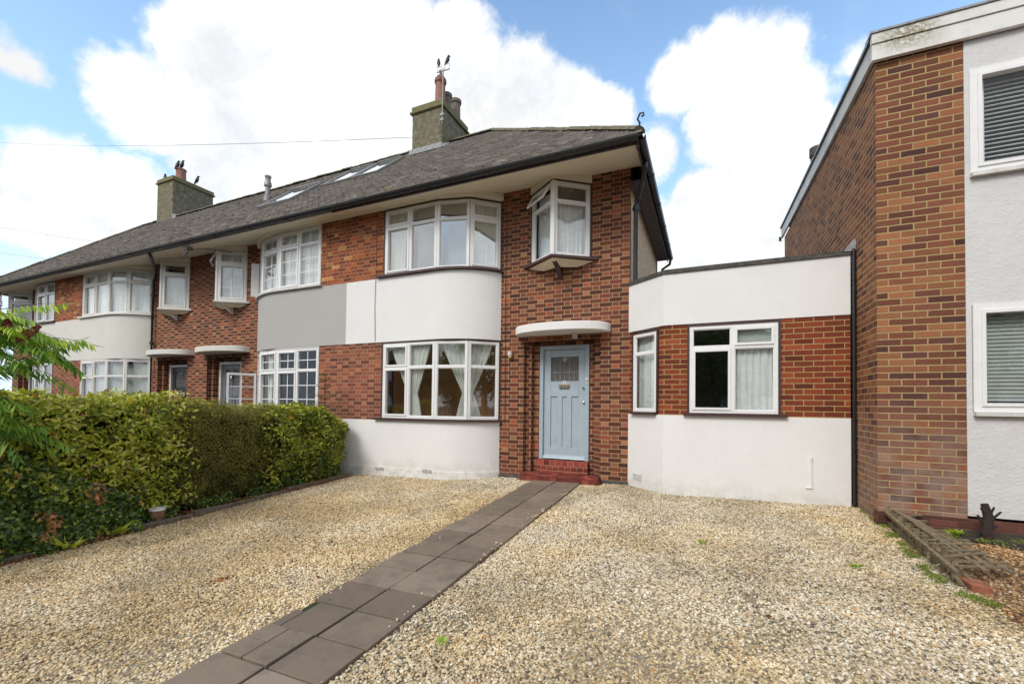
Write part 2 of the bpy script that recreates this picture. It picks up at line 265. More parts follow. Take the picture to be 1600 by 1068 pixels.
# ------------------------------------------------------------------ mesh helpers
def link(o,parent=None):
    scn.collection.objects.link(o)
    if parent is not None: o.parent=parent
    return o
def off_of(p):
    v=Vector((0,0,0))
    while p is not None: v+=p.location; p=p.parent
    return v
class MB:
    def __init__(s): s.v=[]; s.f=[]; s.uv=[]; s.t=[]
    def quad(s,pts,uv=None,tint=0.):
        i=len(s.v); s.v+= [tuple(p) for p in pts]; s.f.append(tuple(range(i,i+len(pts))))
        if uv is None:
            a,b,c=Vector(pts[0]),Vector(pts[1]),Vector(pts[2]); n=(b-a).cross(c-a)
            if abs(n.z)>.7*n.length: uv=[(p[0],p[1]) for p in pts]
            elif abs(n.y)>=abs(n.x): uv=[(p[0],p[2]) for p in pts]
            else: uv=[(p[1],p[2]) for p in pts]
        s.uv.append(uv); s.t.append(tint)
    def hexa(s,c,tint=0.,skip=()):   # c: 8 corners, bottom 4 ccw then top 4
        F={'b':(3,2,1,0),'t':(4,5,6,7),'0':(0,1,5,4),'1':(1,2,6,5),'2':(2,3,7,6),'3':(3,0,4,7)}
        for k,f in F.items():
            if k not in skip: s.quad([c[i] for i in f],tint=tint)
    def box(s,x0,x1,y0,y1,z0,z1,tint=0.,skip=()):
        s.hexa([(x0,y0,z0),(x1,y0,z0),(x1,y1,z0),(x0,y1,z0),(x0,y0,z1),(x1,y0,z1),(x1,y1,z1),(x0,y1,z1)],tint,skip); return s
    def fbox(s,a,d,s0,s1,o0,o1,z0,z1):
        """box on a facet: a origin, d unit direction, o outward"""
        n=(d[1],-d[0]); P=lambda q,o,z:(a[0]+d[0]*q+n[0]*o,a[1]+d[1]*q+n[1]*o,z)
        s.hexa([P(s0,o1,z0),P(s1,o1,z0),P(s1,o0,z0),P(s0,o0,z0),P(s0,o1,z1),P(s1,o1,z1),P(s1,o0,z1),P(s0,o0,z1)])
    def tube(s,pts,r,n=8,cap=True,tint=0.):
        rs=r if isinstance(r,(list,tuple)) else [r]*len(pts); rings=[]; pts=[Vector(p) for p in pts]
        ref=None
        for i,p in enumerate(pts):
            t=(pts[min(i+1,len(pts)-1)]-pts[max(i-1,0)]).normalized()
            if ref is None: ref=Vector((0,0,1)) if abs(t.z)<.9 else Vector((1,0,0))
            a=t.cross(ref).normalized(); b=t.cross(a); ref=b.cross(t)*1.0 if False else ref
            rings.append([p+(a*math.cos(k*2*math.pi/n)+b*math.sin(k*2*math.pi/n))*rs[i] for k in range(n)])
        for i in range(len(rings)-1):
            for k in range(n):
                s.quad([rings[i][k],rings[i+1][k],rings[i+1][(k+1)%n],rings[i][(k+1)%n]],tint=tint)
        if cap: s.quad(rings[0],tint=tint); s.quad(rings[-1][::-1],tint=tint)
        return s
    def lathe(s,c,prof,n=20,closed_top=True):
        R=[[(c[0]+r*math.cos(k*2*math.pi/n),c[1]+r*math.sin(k*2*math.pi/n),c[2]+z) for k in range(n)] for r,z in prof]
        for i in range(len(R)-1):
            for k in range(n): s.quad([R[i][k],R[i][(k+1)%n],R[i+1][(k+1)%n],R[i+1][k]])
        s.quad(R[0][::-1]); 
        if closed_top: s.quad(R[-1])
        return s
    def build(s,name,mat,parent=None,smooth=False,bevel=0,tint=False):
        me=bpy.data.meshes.new(name); o=off_of(parent) if parent else Vector((0,0,0))
        me.from_pydata([(a-o.x,b-o.y,c-o.z) for a,b,c in s.v],[],s.f)
        ul=me.uv_layers.new(name='UV'); ul.data.foreach_set('uv',[c for f in s.uv for p in f for c in p])
        if tint:
            at=me.attributes.new('tint','FLOAT','FACE'); at.data.foreach_set('value',s.t)
        me.materials.append(MATS[mat]); 
        if smooth or bevel:
            import bmesh
            bm=bmesh.new(); bm.from_mesh(me); bmesh.ops.remove_doubles(bm,verts=bm.verts,dist=.0004); bm.to_mesh(me); bm.free()
        if smooth:
            me.polygons.foreach_set('use_smooth',[True]*len(me.polygons)); me.set_sharp_from_angle(angle=rad(38))
        ob=bpy.data.objects.new(name,me); link(ob,parent)
        if bevel:
            b=ob.modifiers.new('bevel','BEVEL'); b.width=bevel; b.segments=2; b.limit_method='ANGLE'
        return ob
def tag(o,label=None,cat=None,group=None,kind=None):
    if label: o['label']=label
    if cat: o['category']=cat
    if group: o['group']=group
    if kind: o['kind']=kind
    return o
def empty(name,loc,label,cat,group=None):
    o=bpy.data.objects.new(name,None); o.location=loc; o.empty_display_size=.2; link(o); return tag(o,label,cat,group)
def zg(x,y): 
    yy=max(min(y,0),-8.0)
    return -.055+.05*yy+.02*max(min(x,4),-8)
def wall_holes(mb,x0,x1,z0,z1,holes,y,th=.22):
    """front wall facing -y with rectangular openings, reveals included"""
    xs=sorted({x0,x1,*[h[0] for h in holes],*[h[1] for h in holes]}); zs=sorted({z0,z1,*[h[2] for h in holes],*[h[3] for h in holes]})
    ins=lambda a,b:any(h[0]<a<h[1] and h[2]<b<h[3] for h in holes)
    nx,nz=len(xs)-1,len(zs)-1
    S=[[not ins((xs[i]+xs[i+1])/2,(zs[j]+zs[j+1])/2) for j in range(nz)] for i in range(nx)]
    for i in range(nx):
        for j in range(nz):
            if not S[i][j]: continue
            a,b,c,d=xs[i],xs[i+1],zs[j],zs[j+1]
            mb.quad([(a,y,c),(b,y,c),(b,y,d),(a,y,d)]); mb.quad([(b,y+th,c),(a,y+th,c),(a,y+th,d),(b,y+th,d)])
            if i==0 or not S[i-1][j]: mb.quad([(a,y+th,c),(a,y,c),(a,y,d),(a,y+th,d)])
            if i==nx-1 or not S[i+1][j]: mb.quad([(b,y,c),(b,y+th,c),(b,y+th,d),(b,y,d)])
            if j==0 or not S[i][j-1]: mb.quad([(a,y+th,c),(b,y+th,c),(b,y,c),(a,y,c)])
            if j==nz-1 or not S[i][j+1]: mb.quad([(a,y,d),(b,y,d),(b,y+th,d),(a,y+th,d)])
def strip_wall(mb,path,z0,z1,th=.12,out=0.,caps=True,ztop=None):
    """wall following a plan path (left to right), outside is to the right-hand side of travel"""
    P=[Vector((p[0],p[1])) for p in path]; N=[]
    for i in range(len(P)):
        t=(P[min(i+1,len(P)-1)]-P[max(i-1,0)]).normalized(); N.append(Vector((t.y,-t.x)))
    A=[p+n*out for p,n in zip(P,N)]; B=[p-n*th for p,n in zip(P,N)]; u=0
    for i in range(len(P)-1):
        L=(A[i+1]-A[i]).length; uv=[(u,z0),(u+L,z0),(u+L,z1),(u,z1)]; u+=L
        a,b,c,d=A[i],A[i+1],B[i+1],B[i]
        mb.quad([(*a,z0),(*b,z0),(*b,z1),(*a,z1)],uv); mb.quad([(*c,z0),(*d,z0),(*d,z1),(*c,z1)])
        mb.quad([(*a,z1),(*b,z1),(*c,z1),(*d,z1)]); mb.quad([(*d,z0),(*c,z0),(*b,z0),(*a,z0)])
    mb.quad([(*B[0],z0),(*A[0],z0),(*A[0],z1),(*B[0],z1)]); mb.quad([(*A[-1],z0),(*B[-1],z0),(*B[-1],z1),(*A[-1],z1)])
    return mb
def seg(a,b):
    d=Vector((b[0]-a[0],b[1]-a[1])); L=d.length; d/=L; return (d.x,d.y),L
def window(root,path,z0,z1,zt,lights,mat='upvc_white',sill=None,sillext=(.12,.02),sillpath=None,room='room_grey',gl='glass',bars=None,surround=None,sash=(),fr=.045,label=None,roomd=1.4,o0=-.035,o1=.03,open_vent=None,noroom=False):
    """casement window along a plan path; lights = list per facet of fractional divisions"""
    F=MB(); G=MB(); B=MB()
    for k,(a,b) in enumerate(zip(path[:-1],path[1:])):
        d,L=seg(a,b); cuts=[0]+[c*L for c in lights[k]]+[L]
        F.fbox(a,d,0,fr,o0,o1,z0,z1); F.fbox(a,d,L-fr,L,o0,o1,z0,z1)
        for c in cuts[1:-1]: F.fbox(a,d,c-fr*.55,c+fr*.55,o0,o1-.002,z0+fr,z1-fr)
        F.fbox(a,d,fr,L-fr,o0,o1-.001,z0,z0+fr); F.fbox(a,d,fr,L-fr,o0,o1-.001,z1-fr,z1)
        for j in range(len(cuts)-1):
            s0=cuts[j]+(fr if j==0 else fr*.55); s1=cuts[j+1]-(fr if j==len(cuts)-2 else fr*.55)
            rows=[(z0+fr,zt-.022,0),(zt+.022,z1-fr,1)] if zt else [(z0+fr,z1-fr,0)]
            if zt: F.fbox(a,d,s0,s1,o0,o1-.003,zt-.022,zt+.022)
            for (za,zb,r) in rows:
                if open_vent==(k,j,r): continue
                w_=.034 if (k,j,r) in sash or (k,j) in sash else .012; oo=o1+.014 if w_>.02 else o1-.012
                F.fbox(a,d,s0,s0+w_,o0+.01,oo,za,zb); F.fbox(a,d,s1-w_,s1,o0+.01,oo,za,zb)
                F.fbox(a,d,s0+w_,s1-w_,o0+.01,oo-.001,za,za+w_); F.fbox(a,d,s0+w_,s1-w_,o0+.01,oo-.001,zb-w_,zb)
                n=(d[1],-d[0]); P=lambda q,z:(a[0]+d[0]*q-n[0]*.005,a[1]+d[1]*q-n[1]*.005,z)
                G.quad([P(s0+w_,za+w_),P(s1-w_,za+w_),P(s1-w_,zb-w_),P(s0+w_,zb-w_)])
                if bars:
                    bw=.009; nb=bars[r]
                    for q in range(1,nb[0]): 
                        c=s0+(s1-s0)*q/nb[0]; B.fbox(a,d,c-bw,c+bw,-.004,.006,za+w_,zb-w_)
                    for q in range(1,nb[1]):
                        c=za+(zb-za)*q/nb[1]; B.fbox(a,d,s0+w_,s1-w_,-.004,.005,c-bw,c+bw)
    ob=F.build('window',mat,root)
    if label: ob['label']=label
    G.build('pane',gl,ob)
    if bars: B.build('glazing_bar',mat,ob)
    if surround:
        S=MB(); w_=surround[1]
        a,b=path[0],path[1]; d,L=seg(a,b); S.fbox(a,d,-w_,0,o0,o1+.008,z0-.0,z1+w_)
        a2,b2=path[-2],path[-1]; d2,L2=seg(a2,b2); S.fbox(a2,d2,L2,L2+w_,o0,o1+.008,z0,z1+w_)
        for a,b in zip(path[:-1],path[1:]):
            d,L=seg(a,b); S.fbox(a,d,0,L,o0,o1+.006,z1,z1+w_)
        S.build('frame',surround[0],ob)
    if sill:
        sp=sillpath or path; Sm=MB(); d,L=seg(sp[0],sp[1]); q=[(sp[0][0]-d[0]*sillext[0],sp[0][1]-d[1]*sillext[0])]+list(sp[1:-1]); d,L=seg(sp[-2],sp[-1]); q.append((sp[-1][0]+d[0]*sillext[1],sp[-1][1]+d[1]*sillext[1]))
        strip_wall(Sm,q,z0-.042,z0-.001,.06,.075); Sm.build('sill',sill,ob)
    if not noroom:
        xs=[p[0] for p in path]; x0,x1=min(xs)+.03,max(xs)-.03; y0=.1; y1=y0+roomd; Rm=MB()
        Rm.quad([(x0-.3,y1,z0-.3),(x1+.3,y1,z0-.3),(x1+.3,y1,z1+.3),(x0-.3,y1,z1+.3)])
        Rm.quad([(x0-.3,y0,z0-.3),(x1+.3,y0,z0-.3),(x1+.3,y1,z0-.3),(x0-.3,y1,z0-.3)]); Rm.quad([(x0-.3,y0,z1+.2),(x1+.3,y0,z1+.2),(x1+.3,y1,z1+.2),(x0-.3,y1,z1+.2)])
        Rm.quad([(x0-.3,y0,z0-.3),(x0-.3,y1,z0-.3),(x0-.3,y1,z1+.3),(x0-.3,y0,z1+.3)]); Rm.quad([(x1+.3,y0,z0-.3),(x1+.3,y1,z0-.3),(x1+.3,y1,z1+.3),(x1+.3,y0,z1+.3)])
        Rm.build('room',room,ob)
    return ob
def drape(par,top,tie,bot,z0,zt,z1,mat='net',ple=9,amp=.018,name='curtain'):
    """pleated sheet; top/tie/bot are ((xl,y),(xr,y)) pairs"""
    m=MB(); NZ,NX=22,ple*6; rows=[]
    for i in range(NZ+1):
        z=z1+(z0-z1)*i/NZ
        if tie and z>zt: t=(z1-z)/(z1-zt); A,Bq=top,tie; t=t**1.15
        elif tie: t=(zt-z)/(zt-z0); A,Bq=tie,bot; t=t**.8
        else: t=(z1-z)/(z1-z0); A,Bq=top,bot
        l=[A[0][k]*(1-t)+Bq[0][k]*t for k in (0,1)]; r=[A[1][k]*(1-t)+Bq[1][k]*t for k in (0,1)]
        wd=math.hypot(r[0]-l[0],r[1]-l[1]); ww=math.hypot(top[1][0]-top[0][0],top[1][1]-top[0][1])
        rows.append([(l[0]+(r[0]-l[0])*j/NX,l[1]+(r[1]-l[1])*j/NX+amp*math.sin(j*2*math.pi/6+.5*math.sin(j*.7+z))*(.5+.5*wd/ww)+.004*math.sin(j*1.9+z*5),z) for j in range(NX+1)])
    for i in range(NZ):
        for j in range(NX): m.quad([rows[i+1][j],rows[i+1][j+1],rows[i][j+1],rows[i][j]])
    return m.build(name,mat,par,smooth=True)
def text(par,s,x,y,z,size,mat,rot=0,name='house_number'):
    c=bpy.data.curves.new(name,'FONT'); c.body=s; c.size=size; c.extrude=.003; c.align_x='CENTER'; c.offset=.0015
    o=bpy.data.objects.new('tmp',c); scn.collection.objects.link(o); dg=bpy.context.evaluated_depsgraph_get()
    me=bpy.data.meshes.new_from_object(o.evaluated_get(dg)); bpy.data.objects.remove(o)
    me.materials.clear(); me.materials.append(MATS[mat]); of=off_of(par)
    me.transform(Matrix.Translation((x-of.x,y-of.y,z-of.z))@Matrix.Rotation(rad(90),4,'X'))
    return link(bpy.data.objects.new(name,me),par)

# ------------------------------------------------------------------ ground, road, path
def grid(name,mat,x0,x1,y0,y1,nx,ny,dz=0,kind='structure',amp=.0):
    m=MB()
    for i in range(nx):
        for j in range(ny):
            X=[x0+(x1-x0)*q/nx for q in (i,i+1)]; Yy=[y0+(y1-y0)*q/ny for q in (j,j+1)]
            h=lambda x,y:zg(x,y)+dz+amp*math.sin(x*2.1+y*1.3)*math.cos(x*1.1-y*2.3)
            m.quad([(a,b,h(a,b)) for a,b in ((X[0],Yy[0]),(X[1],Yy[0]),(X[1],Yy[1]),(X[0],Yy[1]))])
    o=m.build(name,mat,smooth=True); tag(o,kind=kind); return o
m=MB()
for (a,b) in ((-400,-8),(-8,-5.3),(-5.3,4),(4,400)):
    for (c,d) in ((-400,-8),(-8,0),(0,400)):
        zz=-.03
        m.quad([(a,c,zg(a,c)+zz),(b,c,zg(b,c)+zz),(b,d,zg(b,d)+zz),(a,d,zg(a,d)+zz)])
tag(m.build('ground','soil'),kind='structure')
grid('driveway','gravel_bed',-5.2,3.02,-8.4,1.0,24,24,.0)
grid('garden_soil','brown_bed',3.02,9,-8.4,-1.0,8,10,.0)
grid('pavement','paving',-30,30,-10.4,-8.4,20,1,.004)
m=MB(); m.box(-60,60,-17.5,-10.42,-.72,-.60); tag(m.build('road','asphalt'),kind='structure')
# path of paired slabs
SLABS=[]
m=MB(); ys=-.20; i=0
while ys>-7.2:
    yn=ys-.36
    for cx,sg in ((-1.18,-1),(-1.18,1)):
        a,b=(cx-.425,cx-.008) if sg<0 else (cx+.008,cx+.425)
        a+=random.uniform(-.006,.006); b+=random.uniform(-.006,.006); y0,y1=yn+.008+random.uniform(0,.004),ys-.007; dz=.034+random.uniform(-.006,.006)
        pcs=[(a,b,y0,y1)]
        if i==14 and sg<0: pcs=[(a,a+.19,y0,y0+.17),(a,a+.19,y0+.176,y1),(a+.198,b,y0,y1)]
        if i==13 and sg<0: pcs=[(a+.09,b,y0,y1),(a,a+.082,y0,y0+.2)]
        tn=random.random()
        for (xa,xb,ya,yb) in pcs:
            h=lambda x,y,k:zg(x,y)+k
            m.hexa([(xa,ya,h(xa,ya,-.03)),(xb,ya,h(xb,ya,-.03)),(xb,yb,h(xb,yb,-.03)),(xa,yb,h(xa,yb,-.03)),(xa,ya,h(xa,ya,dz)),(xb,ya,h(xb,ya,dz)),(xb,yb,h(xb,yb,dz)),(xa,yb,h(xa,yb,dz))],tint=tn)
    ys=yn; i+=1
tag(m.build('path','slab',tint=True,bevel=.004),kind='structure')
m=MB(); m.quad([(-1.6,-7.2,zg(-1.6,-7.2)+.012),(-.76,-7.2,zg(-.76,-7.2)+.012),(-.76,-.2,zg(-.76,-.2)+.012),(-1.6,-.2,zg(-1.6,-.2)+.012)]); tag(m.build('path_joint','moss'),kind='structure')
# edging along the hedge
m=MB(); y=-.75
while y>-7.5:
    L=random.uniform(.55,.95); x=-5.2+random.uniform(-.012,.012)+.03*math.sin(y*1.7); z=zg(x,y); t=random.uniform(-.02,.02)
    m.hexa([(x-.05,y-L+.01,z-.05),(x,y-L+.01,z-.05),(x+t,y,z-.05),(x-.05+t,y,z-.05),(x-.05,y-L+.01,z+.045),(x,y-L+.01,z+.045),(x+t,y,z+.05),(x-.05+t,y,z+.05)]); y-=L
tag(m.build('kerb','kerb_conc',bevel=.008),kind='structure')

# gravel: loose stones laid on the driveway (geometry nodes, too many to count)
def gravel(name,mat,pts,scale):
    me=bpy.data.meshes.new(name); me.vertices.add(len(pts)); me.vertices.foreach_set('co',pts.astype(np.float32).ravel()); me.update()
    at=me.attributes.new('sz','FLOAT','POINT'); at.data.foreach_set('value',(scale*RNG.uniform(.55,1.25,len(pts))).astype(np.float32))
    o=link(bpy.data.objects.new(name,me)); tag(o,kind='stuff')
    g=bpy.data.node_groups.new(name+'_scatter','GeometryNodeTree'); g.interface.new_socket('Geometry',in_out='INPUT',socket_type='NodeSocketGeometry'); g.interface.new_socket('Geometry',in_out='OUTPUT',socket_type='NodeSocketGeometry')
    N=g.nodes; L=g.links; gi=N.new('NodeGroupInput'); go=N.new('NodeGroupOutput'); inst=N.new('GeometryNodeInstanceOnPoints'); j=N.new('GeometryNodeJoinGeometry')
    for k in range(5):
        ic=N.new('GeometryNodeMeshIcoSphere'); ic.inputs['Radius'].default_value=1; ic.inputs['Subdivisions'].default_value=2
        sp=N.new('GeometryNodeSetPosition'); nz=N.new('ShaderNodeTexNoise'); nz.noise_dimensions='4D'; nz.inputs['W'].default_value=k*3.7; nz.inputs['Scale'].default_value=.9
        vm=N.new('ShaderNodeVectorMath'); vm.operation='SUBTRACT'; vm.inputs[1].default_value=(.5,.5,.5); sc=N.new('ShaderNodeVectorMath'); sc.operation='SCALE'; sc.inputs['Scale'].default_value=1.5
        L.new(nz.outputs['Color'],vm.inputs[0]); L.new(vm.outputs[0],sc.inputs[0]); L.new(ic.outputs['Mesh'],sp.inputs['Geometry']); L.new(sc.outputs[0],sp.inputs['Offset'])
        tr=N.new('GeometryNodeTransform'); tr.inputs['Scale'].default_value=(1.0,.72+.06*k,.5+.04*k); L.new(sp.outputs[0],tr.inputs['Geometry'])
        ti=N.new('GeometryNodeGeometryToInstance'); L.new(tr.outputs[0],ti.inputs[0]); L.new(ti.outputs[0],j.inputs[0])
    L.new(gi.outputs[0],inst.inputs['Points']); sm=N.new('GeometryNodeSetMaterial'); sm.inputs['Material'].default_value=MATS[mat]
    L.new(j.outputs[0],inst.inputs['Instance']); inst.inputs['Pick Instance'].default_value=True
    ri=N.new('FunctionNodeRandomValue'); ri.data_type='INT'; ri.inputs['Min'].default_value=0; ri.inputs['Max'].default_value=4
    io=[s for s in ri.outputs if s.enabled][0]; 
    for s in ri.inputs:
        if s.name=='Min' and s.type=='INT': s.default_value=0
        if s.name=='Max' and s.type=='INT': s.default_value=4
    L.new(io,inst.inputs['Instance Index'])
    rr=N.new('FunctionNodeRandomValue'); rr.data_type='FLOAT_VECTOR'; rr.inputs['Min'].default_value=(-.5,-.5,0); rr.inputs['Max'].default_value=(.5,.5,6.28); rr.inputs['Seed'].default_value=3
    L.new([s for s in rr.outputs if s.enabled][0],inst.inputs['Rotation'])
    na=N.new('GeometryNodeInputNamedAttribute'); na.data_type='FLOAT'; na.inputs['Name'].default_value='sz'; L.new([s for s in na.outputs if s.enabled][0],inst.inputs['Scale'])
    L.new(inst.outputs[0],sm.inputs['Geometry']); L.new(sm.outputs[0],go.inputs[0])
    md=o.modifiers.new('scatter','NODES'); md.node_group=g; return o
def stone_mat(name,cols,big,bigf=.5):
    m,t=newmat(name); rv=t.node('ShaderNodeObjectInfo').outputs['Random']; p=t.node('ShaderNodeNewGeometry').outputs['Position']
    c=t.ramp(rv,cols,True); k=t.mr(t.noise(p,.8,5,.65),.43,.60,0,bigf)
    c=t.mix(k,c,t.mix(1.0,c,big,'MULTIPLY'))
    warm=t.mr(t.noise(t.vm('ADD',p,(7,3,1)),.6,4,.6),.40,.60,0,.8); c=t.mix(warm,c,t.mix(1.0,c,(1.12,.98,.74),'MULTIPLY'))
    t.put(t.bsdf.inputs['Base Color'],c); t.bsdf.inputs['Roughness'].default_value=.7; t.bsdf.inputs['Specular IOR Level'].default_value=.3
stone_mat('stone_pale',[(0,(.62,.52,.355)),(.2,(.74,.655,.49)),(.38,(.49,.395,.25)),(.50,(.64,.525,.345)),(.60,(.33,.275,.20)),(.68,(.82,.77,.66)),(.80,(.42,.35,.25)),(.88,(.15,.125,.10)),(.94,(.52,.31,.14)),(.97,(.55,.53,.48))],(.70,.67,.61),.9)
stone_mat('stone_brown',[(0,(.36,.21,.09)),(.2,(.23,.125,.06)),(.38,(.50,.33,.16)),(.55,(.14,.085,.05)),(.68,(.33,.19,.09)),(.8,(.55,.42,.26)),(.9,(.07,.05,.04)),(.95,(.6,.5,.38))],(.6,.55,.5))
def scatter_pts(x0,x1,y0,y1,dens,test):
    n=int((x1-x0)*(y1-y0)*dens); X=RNG.uniform(x0,x1,n); Y=RNG.uniform(y0,y1,n); k=test(X,Y); X,Y=X[k],Y[k]
    bare=np.sin(X*1.9+.7*Y)*np.cos(Y*1.3-X*.8); Z=-.055+.05*np.clip(Y,-8,0)+.02*X+RNG.uniform(-.004,.010,len(X))+.005*bare-.004*np.exp(-((X-.75)/.25)**2)-.004*np.exp(-((X-2.1)/.25)**2)-.004*np.exp(-((X+3.3)/.25)**2)
    return np.stack([X,Y,Z],1)
def bayline(X): # front line of the house (no stones inside the walls)
    f=np.full(X.shape,-.0); f=np.where(X<-3.45,-.567,f); k=(X>=-3.45)&(X<-2.3); f=np.where(k,-.567+1.31-np.sqrt(np.clip(1.31**2-(X+3.45)**2,0,9)),f)
    f=np.where((X>-1.95)&(X<-.4),-.2,f); k=(X>0)&(X<.583); f=np.where(k,-X*.467/.583,f); f=np.where(X>=.583,-.467,f); return f
# two pale bald patches have fewer dark stones; weeds grow at the thin places
P1=scatter_pts(-5.17,3.06,-6.9,.0,7400,lambda X,Y:(Y<bayline(X)+.0)&~((X>-1.612)&(X<-.748)&(Y>-7.3)&(RNG.random(X.shape)>.10*np.exp(-np.minimum(X+1.612,-.748-X)/.035)*(.4+.6*np.sin(Y*5))))&((np.sin(X*3.1+1.2*Y+2)*np.cos(Y*2.7-X*1.3)+.5*np.sin(X*7.3-Y*5.1)<.92)|(RNG.random(X.shape)<.45))&(RNG.random(X.shape)>1.0*np.exp(-((X-1.52)/.16)**2-((Y+3.05)/.22)**2)*(.6+.5*np.sin(X*31)*np.sin(Y*27)))&(RNG.random(X.shape)>1.0*np.exp(-((X-1.50)/.13)**2-((Y+3.62)/.2)**2)*(.6+.5*np.sin(X*37)*np.sin(Y*23)))&((Y>-6.2)|(X>-3.2)))
on=(P1[:,0]>-1.612)&(P1[:,0]<-.748); P1[on,2]=-.055+.05*P1[on,1]+.02*P1[on,0]+.040
gravel('gravel','stone_pale',P1,.0100)
P2=scatter_pts(2.9,5.6,-4.6,-1.6,4600,lambda X,Y:(X>2.99+.05*np.sin(Y*5)+.06*RNG.random(X.shape)))
gravel('brown_gravel','stone_brown',P2,.0112)

# ------------------------------------------------------------------ terrace
FW=-.567; RT=(8.12-5.16)/3.35; RY=2.3
def roofz(y): return 5.16+(y+1.05)*RT
def arcpath(xj,xe,n=14,start=None):
    """plan of the bay: straight then a circular arc back to the recessed wall (xj join, xe end)"""
    dx=abs(xe-xj); s=1 if xe>xj else -1; R=(dx*dx+FW*FW)/(2*-FW); A=2*math.atan(-FW/dx)
    return [(xj+s*R*math.sin(A*i/n),FW+R*(1-math.cos(A*i/n))) for i in range(n+1)]
def bayplan(xs,xj,xe,n=14):
    p=[(xs,FW)]+arcpath(xj,xe,n)
    return p if xe>xj else p[::-1]
def clip_path(p,x0,x1):
    out=[]
    for a,b in zip(p[:-1],p[1:]):
        if not out and a[0]<=x0<=b[0]: t=(x0-a[0])/(b[0]-a[0]); out.append((x0,a[1]+(b[1]-a[1])*t))
        if out:
            if b[0]<x1: out.append(b)
            else: t=(x1-a[0])/(b[0]-a[0]); out.append((x1,a[1]+(b[1]-a[1])*t)); break
    return out
def tiles(parent,x0,x1,hipL=None,hipR=None,holes=(),seed=1):
    """plain clay tiles laid course by course on the front slope"""
    rg=random.Random(seed); m=MB(); sl=math.sqrt(1+RT*RT); g=.1; tw=.17; course=0; s=0; Ltot=(RY+1.05)*sl
    while s<Ltot-.02:
        y=-1.05+s/sl; y2=-1.05+min(s+g*1.15,Ltot)/sl; x=x0-(tw/2 if course%2 else 0)
        while x<x1:
            a,b=max(x,x0)+.002,min(x+tw,x1)-.002; x+=tw
            if b-a<.02: continue
            if hipR is not None and a>hipR(y): continue
            if hipL is not None and b<hipL(y): continue
            if any(h[0]<(a+b)/2<h[1] and h[2]<y<h[3] for h in holes): continue
            if hipR is not None: b=min(b,hipR(y)+.04)
            if hipL is not None: a=max(a,hipL(y)-.04)
            l=.020+rg.uniform(0,.016)+(.02 if rg.random()<.05 else 0); l2=l+rg.uniform(-.010,.010); dy=rg.uniform(-.014,.014)
            z0=roofz(y+dy); z1=roofz(y2); t=rg.random()*.7+.3*rg.random()**4
            P=[(a,y+dy,z0+l),(b,y+dy,z0+l2),(b,y2,z1+.006),(a,y2,z1+.006)]
            m.quad(P,tint=t); m.quad([(a,y+dy,z0-.012),(b,y+dy,z0-.012),P[1],P[0]],tint=t*.5)
            m.quad([(b,y+dy,z0-.012),(b,y2,z1-.012),P[2],P[1]],tint=t*.5); m.quad([(a,y2,z1-.012),(a,y+dy,z0-.012),P[0],P[3]],tint=t*.5)
        s+=g; course+=1
    return m.build('tiles','roof_tile',parent,tint=True)
def half_round(par,pts,name='ridge',r=.12,seg_=.33):
    m=MB(); a,b=Vector(pts[0]),Vector(pts[1]); L=(b-a).length; d=(b-a)/L; n=max(1,int(L/seg_)); side=d.cross(Vector((0,0,1))).normalized(); up=side.cross(d)
    for i in range(n):
        p=a+d*(L*i/n); q=a+d*(L*(i+1)/n-.008); j=random.uniform(-.008,.008); rr=r*random.uniform(.95,1.05)
        A=[p+side*math.cos(t)*rr+up*(math.sin(t)*rr*.7-.03+j) for t in np.linspace(0,math.pi,7)]; Bq=[q+side*math.cos(t)*rr*.96+up*(math.sin(t)*rr*.66-.03+j) for t in np.linspace(0,math.pi,7)]
        for k in range(6): m.quad([A[k],Bq[k],Bq[k+1],A[k+1]])
        m.quad(A[::-1]); m.quad(Bq)
    return m.build(name,'ridge_tile',par,smooth=True)
def gutter(par,a,b,name='gutter',r=.058,mat='black_plastic'):
    m=MB(); a,b=Vector(a),Vector(b); L=(b-a).length; d=(b-a)/L; side=d.cross(Vector((0,0,1))).normalized(); up=Vector((0,0,1)); T=np.linspace(math.pi,2*math.pi,9); n=max(1,int(L/1.0))
    wv=[random.uniform(-.006,.006) for _ in range(n+1)]
    for i in range(n):
        p,q=a+d*(L*i/n)+up*wv[i],a+d*(L*(i+1)/n)+up*wv[i+1]
        for (rr,fl) in ((r,0),(r-.005,1)):
            A=[p+side*math.cos(t)*rr+up*math.sin(t)*rr for t in T]; B=[q+side*math.cos(t)*rr+up*math.sin(t)*rr for t in T]
            for k in range(8): m.quad([A[k],A[k+1],B[k+1],B[k]] if fl==0 else [A[k],B[k],B[k+1],A[k+1]])
        # joint collar
        for e in (p,):
            A=[e+side*math.cos(t)*(r+.008)+up*math.sin(t)*(r+.008) for t in T]; B=[v+d*.07 for v in A]
            for k in range(8): m.quad([A[k],A[k+1],B[k+1],B[k]])
    return m.build(name,mat,par,smooth=True)
def canopy(par,cx,a=.85,b=.52,zb=2.49,zt=2.63,mat='render_white'):
    m=MB(); n=28; P=[(cx+a*math.cos(t),-b*(math.sin(t)**.8)) for t in np.linspace(math.pi,2*math.pi,n)]; P=[(p[0],-abs(p[1])) for p in P]
    P=[(cx-a,.02)]+P[0:]+[(cx+a,.02)]
    for (p,q) in zip(P[:-1],P[1:]): 
        m.quad([(*p,zb),(*q,zb),(*q,zt),(*p,zt)])
    m.quad([(*p,zt) for p in P]); m.quad([(*p,zb) for p in P][::-1])
    return m.build('canopy',mat,par,smooth=True,bevel=.012)
